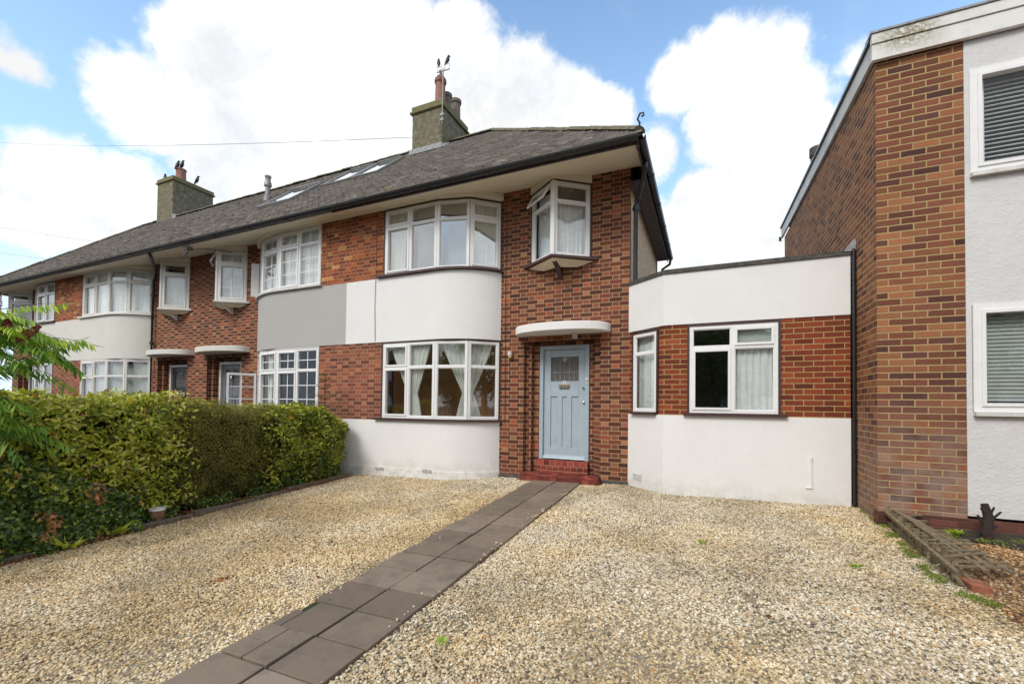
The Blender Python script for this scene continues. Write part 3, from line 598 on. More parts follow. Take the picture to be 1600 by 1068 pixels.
def oriel(par,cx,mat='upvc_white',trim='timber_brown',vent=False,bars=None,w=.52,pr=.40,zb=3.78,zt=5.05,gl='glass'):
    p=[(cx-w,-.002),(cx,-pr),(cx+w,-.002)]
    g=window(par,p,zb,zt,4.72,[[],[]],mat,room='room_grey',gl=gl,bars=bars,surround=(trim,.03),sash={(0,0),(1,0)} if trim!='timber_brown' else {(0,0,1)},open_vent=(0,0,1) if vent else None,fr=.055,roomd=.9)
    m=MB(); a=.62; 
    S=[(cx-w-.17,-.0),(cx-w-.17,-.03),(cx,-pr-.10),(cx+w+.17,-.03),(cx+w+.17,0)]
    for z0,z1,sc in ((zb-.045,zb-.003,1),):
        q=[(x,y) for x,y in S]; m.quad([(*p_,z1) for p_ in q]); m.quad([(*p_,z0) for p_ in q][::-1])
        for i in range(4): m.quad([(*q[i],z0),(*q[i+1],z0),(*q[i+1],z1),(*q[i],z1)])
    m.build('sill',trim,g)
    m=MB(); q=[(cx-w-.08,-.0),(cx,-pr-.04),(cx+w+.08,-.0)]; m.quad([(*q[0],zb-.047),(*q[1],zb-.047),(*q[2],zb-.047)][::-1]); q2=[(cx-w*.6,-.0),(cx,-pr*.35),(cx+w*.6,0)]
    for i in range(2): m.quad([(*q2[i],zb-.12),(*q2[i+1],zb-.12),(*q[i+1],zb-.05),(*q[i],zb-.05)])
    m.build('sill_board','soffit_cream',g)
    m=MB(); pr2=[(0,-.36,zb-.05),(0,-.30,zb-.09),(0,-.18,zb-.13),(0,-.07,zb-.22),(0,0,zb-.26),(0,0,zb-.05)]
    L=[(cx-.04,y,z) for _,y,z in pr2]; Rr=[(cx+.04,y,z) for _,y,z in pr2]
    m.quad(L); m.quad(Rr[::-1])
    for i in range(6): k=(i+1)%6; m.quad([L[k],L[i],Rr[i],Rr[k]])
    m.build('bracket',trim,g)
    m=MB(); strip_wall(m,[(cx-w-.03,-.0),(cx,-pr-.02),(cx+w+.03,0)],zt+.032,zt+.17,.05,.03); 
    m.build('cornice','cornice_cream',g)
    d,L=seg(p[0],p[1]); d2,L2=seg(p[1],p[2]); m=MB(); n0=(d[1],-d[0]); m.tube([(cx,-pr-.005,zb),(cx,-pr-.005,zt-.001)],.045,8); m.build('corner_post',mat,g)
    if vent:
        V=MB(); s0,s1=.06,L-.05; zz1=zt-.05; hgt=.27; tilt=rad(28); n=n0
        def P(q,t,o): # q along facet, t down the sash, o thickness
            out=.035+math.sin(tilt)*t+o*math.cos(tilt); z=zz1-math.cos(tilt)*t+o*math.sin(tilt)
            return (p[0][0]+d[0]*q+n[0]*out,p[0][1]+d[1]*q+n[1]*out,z)
        def bar(q0,q1,t0,t1): V.hexa([P(q0,t1,0),P(q1,t1,0),P(q1,t1,.03),P(q0,t1,.03),P(q0,t0,0),P(q1,t0,0),P(q1,t0,.03),P(q0,t0,.03)])
        bar(s0,s0+.035,0,hgt); bar(s1-.035,s1,0,hgt); bar(s0+.035,s1-.035,0,.035); bar(s0+.035,s1-.035,hgt-.035,hgt)
        v=V.build('open_vent',mat,g); G=MB(); G.quad([P(s0+.035,hgt-.035,.015),P(s1-.035,hgt-.035,.015),P(s1-.035,.035,.015),P(s0+.035,.035,.015)]); G.build('pane',gl,v)
    return g
def door_recess(par,cx,w0=.70,w1=.59,w2=.475,zt=2.40,mat='brick_main',base=.27):
    """stepped brick reveals behind the recess opening"""
    m=MB()
    for s in (-1,1):
        a,b=sorted((cx+s*w0,cx+s*w1)); m.box(a,b,.11,.34,-.3,zt)
        a,b=sorted((cx+s*w1,cx+s*w2)); m.box(a,b,.22,.34,-.3,zt)
    m.box(cx-w2,cx+w2,.22,.34,2.335,zt); m.box(cx-w2,cx+w2,.19,.34,-.3,.02)
    return m.build('door_reveal',mat,par)
def house(sg,party,win,xj,xe,outer,orc,dc,cc,ca,names,label,brk='brick_main',band='render_white',bars=None,wmat='upvc_white',sillm='timber_brown',roof=None,seed=1,divA=(.5,),brkF='brick_orange',brkL='brick_pink',win_surround=('timber_brown',.03),loc=None,shift=(0,0),canmat='render_white',oriel_trim='timber_brown',oriel_vent=False,orbars=None,rooms=('room_grey','room_reflection_brown'),zw=(3.765,5.04,4.70),zl=(.96,2.41,1.935),gls=('glass_strong','glass')):
    x0,x1=sorted((party,outer)); mid=(x0+x1)/2
    R=empty('terraced_house',loc or (mid,0,-.1),label,'house','houses of the brick terrace')
    a,b=sorted((xe,outer))
    # recessed wall with door and oriel openings
    m=MB(); wall_holes(m,a,b,-.4,5.32,[(dc-.70,dc+.70,-.4,2.40),(orc-.5,orc+.5,3.78,5.05)],0,.11); m.build('wall',brk,R); door_recess(R,dc,mat=brk)
    # forward brick panels
    P=bayplan(party,xj,xe)
    s,e=sorted((party,win-sg*-0.0)); 
    m=MB(); wall_holes(m,s,e,3.70,5.2,[],FW,.2); m.build('wall',brkF,R)
    m=MB(); wall_holes(m,s,e,.92,2.46,[],FW,.2); m.build('wall',brkL,R)
    m=MB(); strip_wall(m,P,2.445,3.715,.15,.012); m.build('render_band',band,R)
    m=MB(); strip_wall(m,P,-.5,.915,.15,.012); strip_wall(m,P,-.5,.0,.1,.03); m.build('render_band','render_white' if band!='render_cream' else band,R)
    # windows of the bay
    A=arcpath(xj,xe,2)
    def wp(ins): 
        q=[(win,FW+.03)]+[(x,y+.03) for x,y in A]; end=q[-1]; prev=q[-2]
        q[-1]=(prev[0]+(end[0]-prev[0])*.93,prev[1]+(end[1]-prev[1])*.93); q=q if sg>0 else q[::-1]; return q
    lights=[list(divA),[],[]] if sg>0 else [[],[],list(divA)]
    fA=0 if sg>0 else 2
    sp=[(win-sg*.0,FW+.0)]+arcpath(xj,xe,10); sp=sp if sg>0 else sp[::-1]
    up=window(R,wp(0),zw[0],zw[1],zw[2],lights,wmat,sill=sillm,sillpath=sp,sillext=(.16,.0) if sg>0 else (.0,.1),room=rooms[0],gl=gls[0],bars=bars and bars[0],surround=win_surround,sash={(0,0),(2,0)} if not bars else {(0,0),(1,0),(2,0)},noroom=False)
    lo=window(R,wp(0),zl[0],zl[1],zl[2],lights,wmat,sill=sillm,sillpath=sp,sillext=(.16,.0) if sg>0 else (.0,.1),room=rooms[1],gl=gls[1],bars=bars and bars[1],surround=win_surround,sash={(0,0)} if not bars else {(0,0),(1,0),(2,0)},roomd=.55 if outer==0 else 1.4)
    # moulded cornice over the bay and the soffit
    m=MB(); strip_wall(m,P,5.075,5.185,.1,.075); strip_wall(m,P,5.19,5.25,.1,.05); m.build('cornice','cornice_cream',R,bevel=.012)
    m=MB(); ex0,ex1=x0,x1
    if outer==0: ex1=.27
    if outer<-20: ex0=outer-.27
    m.quad([(ex0,-1.0,5.01),(ex0,0.02,5.235),(ex1,0.02,5.235),(ex1,-1.0,5.01)]); m.quad([(ex0,-1.0,5.03),(ex1,-1.0,5.03),(ex1,.02,5.255),(ex0,.02,5.255)]); m.build('soffit','soffit_cream',R)
    m=MB(); m.box(ex0,ex1,-1.025,-1.002,5.0,5.15); m.build('fascia','fascia_dark' if outer==0 else 'white_trim',R)
    gutter(R,(ex1+(.02 if outer==0 else -.005),-1.085,5.075),(ex0+.005,-1.085,5.075),r=.062)
    # roof
    ro=MB(); t=.02
    rf=roof or {}
    hr=rf.get('hipR'); hl=rf.get('hipL')
    pl=[(ex0-(.06 if hl else 0),-1.07,5.135),(ex1+(.06 if hr else 0),-1.07,5.135),((x1-3.71) if hr else x1,RY,8.10),((x0+3.71) if hl else x0,RY,8.10)]
    if outer==0: pl[2]=(-3.71,RY,8.10)
    ro.quad(pl); ro.quad([(p[0],p[1],p[2]-.04) for p in pl][::-1]); 
    yb=4.6
    ro.quad([pl[2],(pl[1][0],yb,5.13),(pl[0][0],yb,5.13),pl[3]])
    if hr: ro.quad([pl[1],(pl[1][0],yb,5.13),pl[2]])
    if hl: ro.quad([pl[0],pl[3],(pl[0][0],yb,5.13)])
    rob=ro.build('roof','ridge_tile',R)
    hR=(lambda y: .33+(-3.71-.33)*(y+1.05)/3.35) if hr else None; hL=(lambda y: (x0-.33)+(3.71+.33)*(y+1.05)/3.35) if hl else None
    tiles(rob,ex0 if not hl else ex0-.05,ex1 if not hr else ex1+.05,hL,hR,rf.get('holes',()),seed)
    half_round(rob,((pl[3][0],RY,8.13),(pl[2][0],RY,8.13)))
    if hr: half_round(rob,((-3.71,RY,8.13),(.30,-1.0,5.22)),'hip',.11)
    if hl: half_round(rob,((x0+3.71,RY,8.13),(x0-.30,-1.0,5.22)),'hip',.11)
    canopy(R,cc,ca,mat=canmat)
    orl=oriel(R,orc,wmat,oriel_trim,oriel_vent,orbars)
    # back and ceiling close the shell
    m=MB(); m.box(x0+.001,x1-.001,4.3,4.4,-.4,5.1); m.build('rear_wall',brk,R)
    m=MB(); m.quad([(x0,.0,5.26),(x1,.0,5.26),(x1,4.4,5.0),(x0,4.4,5.0)]); m.quad([(x0,FW,2.43),(x1,FW,2.43),(x1,4.3,2.43),(x0,4.3,2.43)]) if False else None
    m.build('ceiling','room_grey',R)
    return R,up,lo,orl,rob
def half_door(par,cx,z0,z1,mat,fmat,y=.25,glz='leaded_glass',kind='blue'):
    """frame and panelled leaf"""
    F=MB(); W2=.465; F.box(cx-W2,cx-W2+.07,y-.05,y+.06,z0,z1); F.box(cx+W2-.07,cx+W2,y-.05,y+.06,z0,z1); F.box(cx-W2+.07,cx+W2-.07,y-.049,y+.06,z1-.07,z1)
    f=F.build('door_frame',fmat,par,bevel=.004)
    D=MB(); a,b=cx-W2+.072,cx+W2-.072; yb=y+.03; zt=z1-.073; gz0=z0+1.42; gx0,gx1=a+.13,b-.13; gz1=zt-.13; lz=z0+.005
    D.box(a,gx0,y,y+.045,lz,zt); D.box(gx1,b,y,y+.045,lz,zt); D.box(gx0,gx1,y+.001,y+.044,gz1,zt)
    D.box(gx0,gx1,y+.001,y+.044,gz0-.28,gz0); D.box(gx0,gx1,y+.001,y+.044,lz,lz+.22)
    pw=(gx1-gx0); pz0,pz1=lz+.22,gz0-.28
    for k in (1,2):
        c=gx0+pw*k/3; D.box(c-.045,c+.045,y+.001,y+.044,pz0,pz1)
    D.box(gx0,gx1,y+.022,y+.04,pz0,pz1)
    d=D.build('door',mat,par,bevel=.005)
    G=MB(); G.box(gx0,gx1,y+.02,y+.03,gz0,gz1); g=G.build('glazing',glz,d)
    L=MB(); 
    for k in range(1,6):
        c=gx0+pw*k/6; L.box(c-.005,c+.005,y+.012,y+.02,gz0,gz1-(.0 if k in(2,4) else .12))
    L.box(gx0,gx1,y+.011,y+.019,gz0+.155,gz0+.167)
    q=Vector((cx,0,gz0+.40))
    for r_,o in ((.055,0),):
        L.hexa([(cx-r_,y+.010,q.z),(cx,y+.010,q.z-r_*1.2),(cx+r_,y+.010,q.z),(cx,y+.010,q.z+r_*1.2),(cx-r_,y+.019,q.z),(cx,y+.019,q.z-r_*1.2),(cx+r_,y+.019,q.z),(cx,y+.019,q.z+r_*1.2)])
    L.build('lead_strip','lead' if kind!='dark' else 'galv',d)
    W=MB(); W.hexa([(a,y-.045,lz+.01),(b,y-.045,lz+.01),(b,y,lz+.01),(a,y,lz+.01),(a,y-.035,lz+.03),(b,y-.035,lz+.03),(b,y,lz+.075),(a,y,lz+.075)]); W.build('weather_board',mat,d)
    return f,d,(gx0,gx1,gz0,gz1)

# ---- house with the pale blue door (right-hand end of the terrace)
H1,up1,lo1,or1,roof1=house(1,-5.632,-4.66,-3.45,-2.37,0,-1.21,-1.185,-1.16,.85,None,'brick end house with white bay bands, pale blue door and white side extension',
    roof={'hipR':True},seed=2,oriel_vent=True)
m=MB(); m.box(-.3,-.015,.11,4.3,-.4,5.12,skip=()); m.build('side_wall','pebbledash',H1)
f,d,gz=half_door(H1,-1.185,.262,2.33,'door_blue','door_blue')
m=MB(); m.box(-1.185-.095,-1.185+.095,.232,.25,1.545,1.625); lb=m.build('letterbox','brass',d,bevel=.004); m=MB(); m.box(-1.25,-1.12,.222,.231,1.56,1.59); m.build('flap','chrome',lb)
text(d,'33',-1.185,.243,1.632,.085,'number_white')
m=MB(); m.lathe((0,0,0),[(.012,0),(.02,.012),(.022,.03),(.012,.045)],12); 
def knob(par,x,y,z,r=.024,mat='chrome',name='knob'):
    q=MB(); prof=[(0,r*.5),(.012,r*.5),(.02,r),(.034,r*.9),(.042,r*.4)]; n=12
    R_=[[(x+rr*math.cos(k*2*math.pi/n),y-dy,z+rr*math.sin(k*2*math.pi/n)) for k in range(n)] for dy,rr in prof]
    for i in range(len(R_)-1):
        for k in range(n): q.quad([R_[i][k],R_[i][(k+1)%n],R_[i+1][(k+1)%n],R_[i+1][k]])
    q.quad(R_[-1]); return q.build(name,mat,par,smooth=True)
knob(d,-.82,.25,1.30); knob(d,-.83,.25,1.56,.018,name='lock')
m=MB(); m.box(-.775,-.745,.185,.2,1.64,1.74); db=m.build('doorbell','upvc_white',f); m=MB(); m.box(-.768,-.752,.180,.1845,1.665,1.69); m.build('button','black_plastic',db)
# steps
m=MB(); m.box(-1.185-.475,-1.185+.475,.10,.26,.10,.255); m.build('step','brick_step',H1,bevel=.006)
m=MB(); m.box(-1.185-.475,-1.185+.475,.105,.26,-.05,.099); m.build('step','brick_tile',H1)
m=MB(); m.box(-1.87,-.45,-.20,.10,-.16,.045); m.build('step','brick_bull',H1,bevel=.03)
m=MB(); m.box(-2.37,-1.875,-.035,-.0,-.3,-.035); m.build('plinth','coping',H1,bevel=.012)
m=MB(); m.box(-.445,-.0,-.035,-.0,-.3,-.0); m.build('plinth','coping',H1,bevel=.012)
m=MB(); m.tube([(-.9,-.1,2.49),(-.9,-.1,2.41)],.045,10); m.tube([(-.9,-.1,2.41),(-.9,-.1,2.40)],.055,10); m.build('porch_light','white_trim',H1)
# wall light left of the door
m=MB(); m.lathe((-2.14,-.06,2.13),[(.03,0),(.045,.02),(.042,.09),(.02,.10)],14); m.tube([(-2.14,-.06,2.19),(-2.14,0,2.19)],.018,8); wl=m.build('wall_light','white_trim',H1,smooth=True)
m=MB(); m.lathe((-2.14,-.06,2.105),[(.025,0),(.036,.012),(.036,.024)],14); m.build('bulb','yellow_glow',wl)
# air bricks and the ledge line
def airbrick(par,x,y,z,nx=7,w=.2,h=.055,name='air_vent'):
    q=MB(); q.box(x-w/2,x+w/2,y-.006,y,z-h/2,z+h/2); v=q.build(name,'render_white',par); q=MB()
    for r in range(2):
        for i in range(nx):
            c=x-w/2+w*(i+.5)/nx; q.box(c-.008,c+.008,y-.0085,y-.006,z-h/2+.008+r*.024,z-h/2+.022+r*.024)
    q.build('vent_slot','black_plastic',v)
airbrick(H1,-4.66,FW-.042+.0,-.03); airbrick(H1,-3.55,FW-.042,.0)
# chimney
def chimney(par,x0,x1,y0,y1,z0,z1,pots,caph=.2):
    m=MB(); m.box(x0,x1,y0,y1,z0,z1); c=m.build('chimney','chimney_render',par,bevel=.015)
    m=MB(); m.box(x0-.055,x1+.055,y0-.055,y1+.055,z1+.001,z1+.06); m.box(x0-.02,x1+.02,y0-.02,y1+.02,z1+.061,z1+caph)
    m.hexa([(x0,y0,z1+caph+.001),(x1,y0,z1+caph+.001),(x1,y1,z1+caph+.001),(x0,y1,z1+caph+.001),(x0+.2,y0+.25,z1+caph+.07),(x1-.2,y0+.25,z1+caph+.07),(x1-.2,y1-.25,z1+caph+.07),(x0+.2,y1-.25,z1+caph+.07)])
    m.build('chimney_cap','chimney_cap',c,bevel=.02)
    for (px,py,r,h,mat,flare) in pots:
        q=MB(); b=z1+caph+.0
        pr=[(r*1.05,0),(r*1.05,.05),(r,.07),(r*.93,h-.12)]+([(r*1.12,h-.10),(r*1.18,h-.05),(r*1.12,h-.01),(r*1.02,h)] if flare else [(r*.93,h-.05),(r*1.03,h-.045),(r*1.03,h)])+([(r*.8,h+.06),(r*.4,h+.11)] if flare==2 else [])
        q.lathe((px,py,b),pr,18); q.build('chimney_pot',mat,c,smooth=True)
    return c
c1=chimney(roof1,-5.93,-5.0,1.88,3.15,7.2,8.83,[(-5.19,2.06,.135,.66,'terracotta',2),(-5.2,2.40,.12,.5,'terracotta_grey',1),(-5.2,2.84,.135,.62,'terracotta_grey',1)],.2)
m=MB(); m.quad([(-6.0,1.80,roofz(1.80)+.05),(-4.94,1.80,roofz(1.80)+.05),(-4.94,1.90,roofz(1.9)+.06),(-6.0,1.90,roofz(1.9)+.06)]); m.box(-6.0,-4.99,1.855,1.879,roofz(1.86),roofz(1.86)+.16)
m.hexa([(-4.998,1.86,roofz(1.86)),(-4.90,1.86,roofz(1.86)),(-4.90,2.5,roofz(2.3)),(-4.998,2.5,roofz(2.3)),(-4.998,1.86,roofz(1.86)+.13),(-4.90,1.86,roofz(1.86)+.05),(-4.90,2.5,roofz(2.3)+.10),(-4.998,2.5,roofz(2.3)+.16)])
m.build('flashing','lead',c1)
# side gutter, fascia and downpipes of the end house
gutter(H1,(.315,-1.1,5.075),(.315,4.5,5.075),r=.062)
m=MB(); m.box(.24,.262,-1.0,4.45,4.97,5.15); m.quad([(.24,.0,5.0),(0,.0,5.0),(0,4.4,5.0),(.24,4.4,5.0)]); m.build('fascia','fascia_dark',H1)
m=MB(); m.box(-.01,.05,-.02,.10,4.88,5.0); m.build('bracket','fascia_dark',H1)
def pipe(par,pts,r=.036,mat='black_plastic',name='downpipe',collars=()):
    q=MB(); q.tube(pts,r,10)
    for c in collars: q.tube([(c[0],c[1],c[2]-.04),(c[0],c[1],c[2]+.04)],r+.012,10); q.box(c[0]-.06,c[0]+.06,c[1]-.004,c[1]+.04,c[2]-.012,c[2]+.012)
    return q.build(name,mat,par,smooth=True)
pipe(H1,[(.30,-.45,5.04),(.30,-.45,4.96),(.24,-.3,4.84),(.12,.03,4.70),(.085,.06,4.60),(.085,.06,3.22)],collars=((.085,.06,4.55),))
pipe(H1,[(.32,4.40,5.04),(.30,4.42,4.9),(.12,4.40,4.78),(.10,4.40,4.4),(.10,4.40,3.0)],.034)
m=MB(); pts=[(.27,-1.0,5.22),(.29,-1.02,5.30),(.26,-1.03,5.36),(.30,-1.05,5.42),(.345,-1.06,5.41),(.35,-1.06,5.375),(.32,-1.05,5.365)]; m.tube(pts,.014,8); m.build('hip_iron','black_plastic',roof1,smooth=True)
# thin cable down the party line
m=MB(); m.tube([(-4.86,FW-.02,5.07),(-4.865,FW-.02,4.4),(-4.86,FW-.025,3.72),(-4.87,FW-.025,3.2),(-4.85,FW-.02,2.47)],.0045,6); m.build('cable','timber_brown',H1)
m=MB(); m.tube([(-2.27,-.012,5.1),(-2.27,-.012,3.7),(-2.26,-.012,2.44),(-2.25,-.012,1.2),(-2.255,-.012,.9)],.005,6); m.build('cable','timber_brown',H1)
# curtains
drape(lo1,((-4.55,-.46),(-3.62,-.46)),((-4.12,-.46),(-3.90,-.46)),((-4.16,-.46),(-3.80,-.46)),1.0,1.43,2.38)
drape(lo1,((-3.37,-.43),(-2.52,-.03)),((-3.02,-.27),(-2.84,-.18)),((-3.12,-.32),(-2.70,-.12)),1.0,1.45,2.38)
drape(up1,((-4.62,-.44),(-4.22,-.44)),None,((-4.62,-.44),(-4.25,-.44)),3.8,0,5.02,ple=6)
drape(up1,((-2.82,-.28),(-2.48,-.02)),None,((-2.78,-.26),(-2.48,-.02)),3.8,0,5.02,ple=5)
m=MB(); m.quad([(-3.98,-.42,3.8),(-2.83,-.25,3.8),(-2.83,-.25,5.02),(-3.98,-.42,5.02)]); m.build('room_blind','room_grey',up1)
drape(or1,((-1.66,.10),(-1.22,-.25)),None,((-1.66,.10),(-1.22,-.25)),3.82,0,5.0,'net_white',7)
drape(or1,((-1.19,-.26),(-.75,.08)),None,((-1.19,-.26),(-.75,.08)),3.82,0,4.72,'net_white',7)
# ---- white side extension of the end house
EX=[(0.0,0.0),(.583,-.467),(2.874,-.467)]
m=MB(); strip_wall(m,EX,-.5,1.118,.2,.012); m.build('extension_render','render_white',H1)
m=MB(); strip_wall(m,EX,2.462,3.232,.2,.012); m.build('extension_render','render_white',H1)
def sub(a,b,t): return (a[0]+(b[0]-a[0])*t,a[1]+(b[1]-a[1])*t)
m=MB(); strip_wall(m,[EX[0],sub(EX[0],EX[1],.13)],1.118,2.462,.15); strip_wall(m,[sub(EX[0],EX[1],.86),EX[1],(.915,-.467)],1.118,2.462,.15); m.build('extension_wall','brick_extension',H1)
m=MB(); wall_holes(m,2.10,2.874,1.118,2.462,[],-.467,.15); m.build('extension_wall','brick_extension',H1)
ew=window(H1,[(.945,-.445),(2.068,-.445)],1.158,2.418,2.10,[[.505]],sill='timber_brown',sillext=(.05,.07),sillpath=[(.915,-.46),(2.10,-.46)],surround=('timber_brown',.032),sash={(0,0,0),(0,1,1)},room='room_dark',gl='glass')
ew2=window(H1,[sub(EX[0],EX[1],.165),sub(EX[0],EX[1],.835)],1.158,2.40,2.08,[[]],sill='timber_brown',sillext=(.02,.0),surround=('timber_brown',.03),sash=set(),room='room_grey',gl='glass',o0=-.02,o1=.02)
drape(ew,((1.53,-.38),(2.03,-.38)),None,((1.53,-.38),(2.03,-.38)),1.19,0,2.40,'net_white',6,.012)
m=MB(); m.quad([(1.53,-.40,2.1),(2.05,-.40,2.1),(2.05,-.40,2.4),(1.53,-.40,2.4)]); m.build('blind','blind_cloth',ew)
m=MB(); a,b=sub(EX[0],EX[1],.2),sub(EX[0],EX[1],.62); m.quad([(a[0]+.05,a[1]+.08,1.18),(b[0]+.05,b[1]+.08,1.18),(b[0]+.05,b[1]+.08,2.4),(a[0]+.05,a[1]+.08,2.4)]); m.build('blind','blind_cloth',ew2)
a,b=sub(EX[0],EX[1],.55),sub(EX[0],EX[1],.82); drape(ew2,((a[0]+.06,a[1]+.06),(b[0]+.06,b[1]+.06)),None,((a[0]+.06,a[1]+.06),(b[0]+.06,b[1]+.06)),1.18,0,2.38,'net_white',4,.01)
m=MB(); strip_wall(m,EX,3.235,3.268,.24,.035); strip_wall(m,EX,3.27,3.30,.24,.02); m.build('coping','coping',H1)
m=MB(); m.quad([(0,0,3.2),(.583,-.44,3.2),(2.87,-.44,3.2),(2.87,4.3,3.2),(0,4.3,3.2)]); m.build('extension_roof','lead',H1)
m=MB(); m.box(.01,2.87,4.25,4.35,-.4,3.2); m.build('rear_wall','pebbledash',H1)
m=MB(); m.hexa([(2.80,-.50,3.28),(2.93,-.50,3.28),(2.93,-.3,3.28),(2.80,-.3,3.28),(2.89,-.50,3.42),(2.93,-.50,3.44),(2.93,-.3,3.42),(2.89,-.3,3.40)]); m.build('flashing','lead',H1)
pipe(H1,[(2.905,-.50,3.30),(2.905,-.50,-.1)],.02,name='drainpipe')
m=MB(); m.tube([(2.44,-.487,.57),(2.445,-.487,.20)],.012,8); m.tube([(2.44,-.487,.60),(2.44,-.487,.55)],.018,8); m.tube([(2.38,-.485,.19),(2.46,-.487,.195)],.012,8); m.build('conduit','render_white',H1)
m=MB(); a,b=sub(EX[0],EX[1],.17),sub(EX[0],EX[1],.42); dd,L=seg(a,b)
for i in range(6): m.fbox(a,dd,0,L,.012,.02,.06+i*.018,.067+i*.018)
m.build('air_vent','white_trim',H1)

# ---- neighbour with the grey band
H2,up2,lo2,or2,roof2=house(-1,-5.632,-6.42,-7.68,-9.08,-11.4,-10.13,-10.42,-10.33,.93,None,'terraced house with grey rendered band, georgian-barred windows and grey door',
   band='render_grey',bars=(((2,3),(2,1)),((2,3),(2,2))),sillm='white_trim',win_surround=('white_trim',.04),seed=5,oriel_trim='white_trim',oriel_vent=True,orbars=((2,3),(2,1)),divA=(.5,),canmat='render_cream',
   roof={'holes':[(-9.35,-8.1,.05,1.15),(-7.85,-6.0,.68,1.75)]},rooms=('room_grey','room_dark'),gls=('glass','glass_clear'))
drape(up2,((-9.0,.02),(-7.6,-.46)),None,((-9.0,.02),(-7.6,-.46)),3.8,0,5.0,'blind_white',8,.004,'blind')
drape(up2,((-7.6,-.46),(-6.45,-.46)),None,((-7.6,-.46),(-6.45,-.46)),3.8,0,5.0,'blind_white',8,.004,'blind')
drape(or2,((-10.12,-.27),(-9.7,.05)),None,((-10.12,-.27),(-9.7,.05)),3.82,0,5.0,'net_white',7)
drape(lo2,((-8.3,-.30),(-8.0,-.40)),None,((-8.3,-.30),(-8.05,-.38)),1.0,0,2.35,'net',4)
f,d,gz=half_door(H2,-10.45,.24,2.30,'door_grey','white_trim')
# arched lattice lights of the grey door
m=MB(); x0_,x1_,z0_,z1_=gz
for i in range(-6,10):
    for s in (1,-1):
        a0=x0_+i*.11; P=[(a0+s*0,z0_),(a0+s*.45,z1_+.05)]; 
        q=[(max(x0_,min(x1_,p[0])),p[1]) for p in P]
        t0=(q[0][0]-P[0][0])/(P[1][0]-P[0][0]) if P[1][0]!=P[0][0] else 0; t1=(q[1][0]-P[0][0])/(P[1][0]-P[0][0])
        if t1-t0>.05: m.tube([(q[0][0],.262,P[0][1]+(P[1][1]-P[0][1])*t0),(q[1][0],.262,P[0][1]+(P[1][1]-P[0][1])*t1)],.004,4)
m.build('lattice','galv',d)
m=MB(); m.box(-10.48,-10.42,.244,.251,1.0,2.2); m.build('door_mullion','door_grey',d)
m=MB(); m.lathe((-10.45,.235,1.80),[(.02,0),(.03,.02),(.028,.12),(.012,.14)],10); m.build('knocker','chrome',d,smooth=True)
# skylights and soil pipe
def skylight(par,x0,x1,y0,y1):
    m=MB(); h=.075; w_=.07
    def P(x,y,o): return (x,y-o*.6,roofz(y)+o*.8)
    def bar(a,b,c,d_,t=h): m.hexa([P(a,c,0),P(b,c,0),P(b,d_,0),P(a,d_,0),P(a,c,t),P(b,c,t),P(b,d_,t),P(a,d_,t)])
    bar(x0,x0+w_,y0,y1); bar(x1-w_,x1,y0,y1); bar(x0+w_,x1-w_,y0,y0+w_,h-.002); bar(x0+w_,x1-w_,y1-w_,y1,h+.03)
    s=m.build('skylight','galv',par); m=MB(); m.quad([P(x0+w_,y0+w_,.05),P(x1-w_,y0+w_,.05),P(x1-w_,y1-w_,.05),P(x0+w_,y1-w_,.05)]); m.quad([P(x0+w_,y0+w_,.01),P(x1-w_,y0+w_,.01),P(x1-w_,y1-w_,.01),P(x0+w_,y1-w_,.01)]); m.build('pane','glass_strong',s)
skylight(roof2,-9.35,-8.15,.07,1.12); skylight(roof2,-7.85,-6.92,.70,1.72); skylight(roof2,-6.90,-6.0,.70,1.72)
m=MB(); b=roofz(.99)-.05; m.lathe((-10.24,.99,b),[(.10,0),(.10,.16),(.065,.2),(.065,.42),(.10,.45),(.095,.55),(.07,.60),(.07,.68),(.085,.70),(.085,.74)],14); m.build('soil_vent','galv',roof2,smooth=True)
# open casement at the left end of its lower bay
m=MB(); a=(-9.10,-.03); d2_=(-.55,-.835); L=.62
m.fbox(a,d2_,0,.05,-.02,.02,.98,1.94); m.fbox(a,d2_,L-.05,L,-.02,.02,.98,1.94); m.fbox(a,d2_,.05,L-.05,-.019,.019,.98,1.03); m.fbox(a,d2_,.05,L-.05,-.019,.019,1.89,1.94)
m.fbox(a,d2_,L/2-.01,L/2+.01,-.006,.006,1.03,1.89); m.fbox(a,d2_,.05,L-.05,-.005,.005,1.3,1.32); m.fbox(a,d2_,.05,L-.05,-.005,.005,1.6,1.62); m.build('open_casement','upvc_white',lo2)
m=MB(); a=(-9.09,-.03); m.fbox(a,d2_,0,.17,-.02,.02,3.85,4.68); m.build('open_casement','upvc_white',up2)
# ---- third house
H3,up3,lo3,or3,roof3=house(1,-17.2,-16.28,-14.88,-13.7,-11.4,-12.53,-12.70,-12.58,.88,None,'terraced house with cream band, white timber bay, black door numbered 29',
   brk='brick_main',band='render_cream',wmat='paint_white',sillm='paint_white',win_surround=('paint_white',.03),seed=8,oriel_trim='white_trim',canmat='render_cream',
   rooms=('room_grey','room_dark'),gls=('glass','glass'))
drape(up3,((-16.2,-.46),(-14.9,-.46)),None,((-16.2,-.46),(-14.9,-.46)),3.8,0,5.0,'net_white',8,.008)
drape(up3,((-14.85,-.45),(-13.78,.0)),None,((-14.85,-.45),(-13.78,.0)),3.8,0,5.0,'net_white',8,.008)
drape(lo3,((-16.2,-.46),(-14.9,-.46)),None,((-16.2,-.46),(-14.9,-.46)),1.0,0,2.3,'blind_cloth',8,.006)
drape(lo3,((-14.85,-.45),(-13.78,.0)),None,((-14.85,-.45),(-13.78,.0)),1.0,0,2.3,'blind_cloth',8,.006)
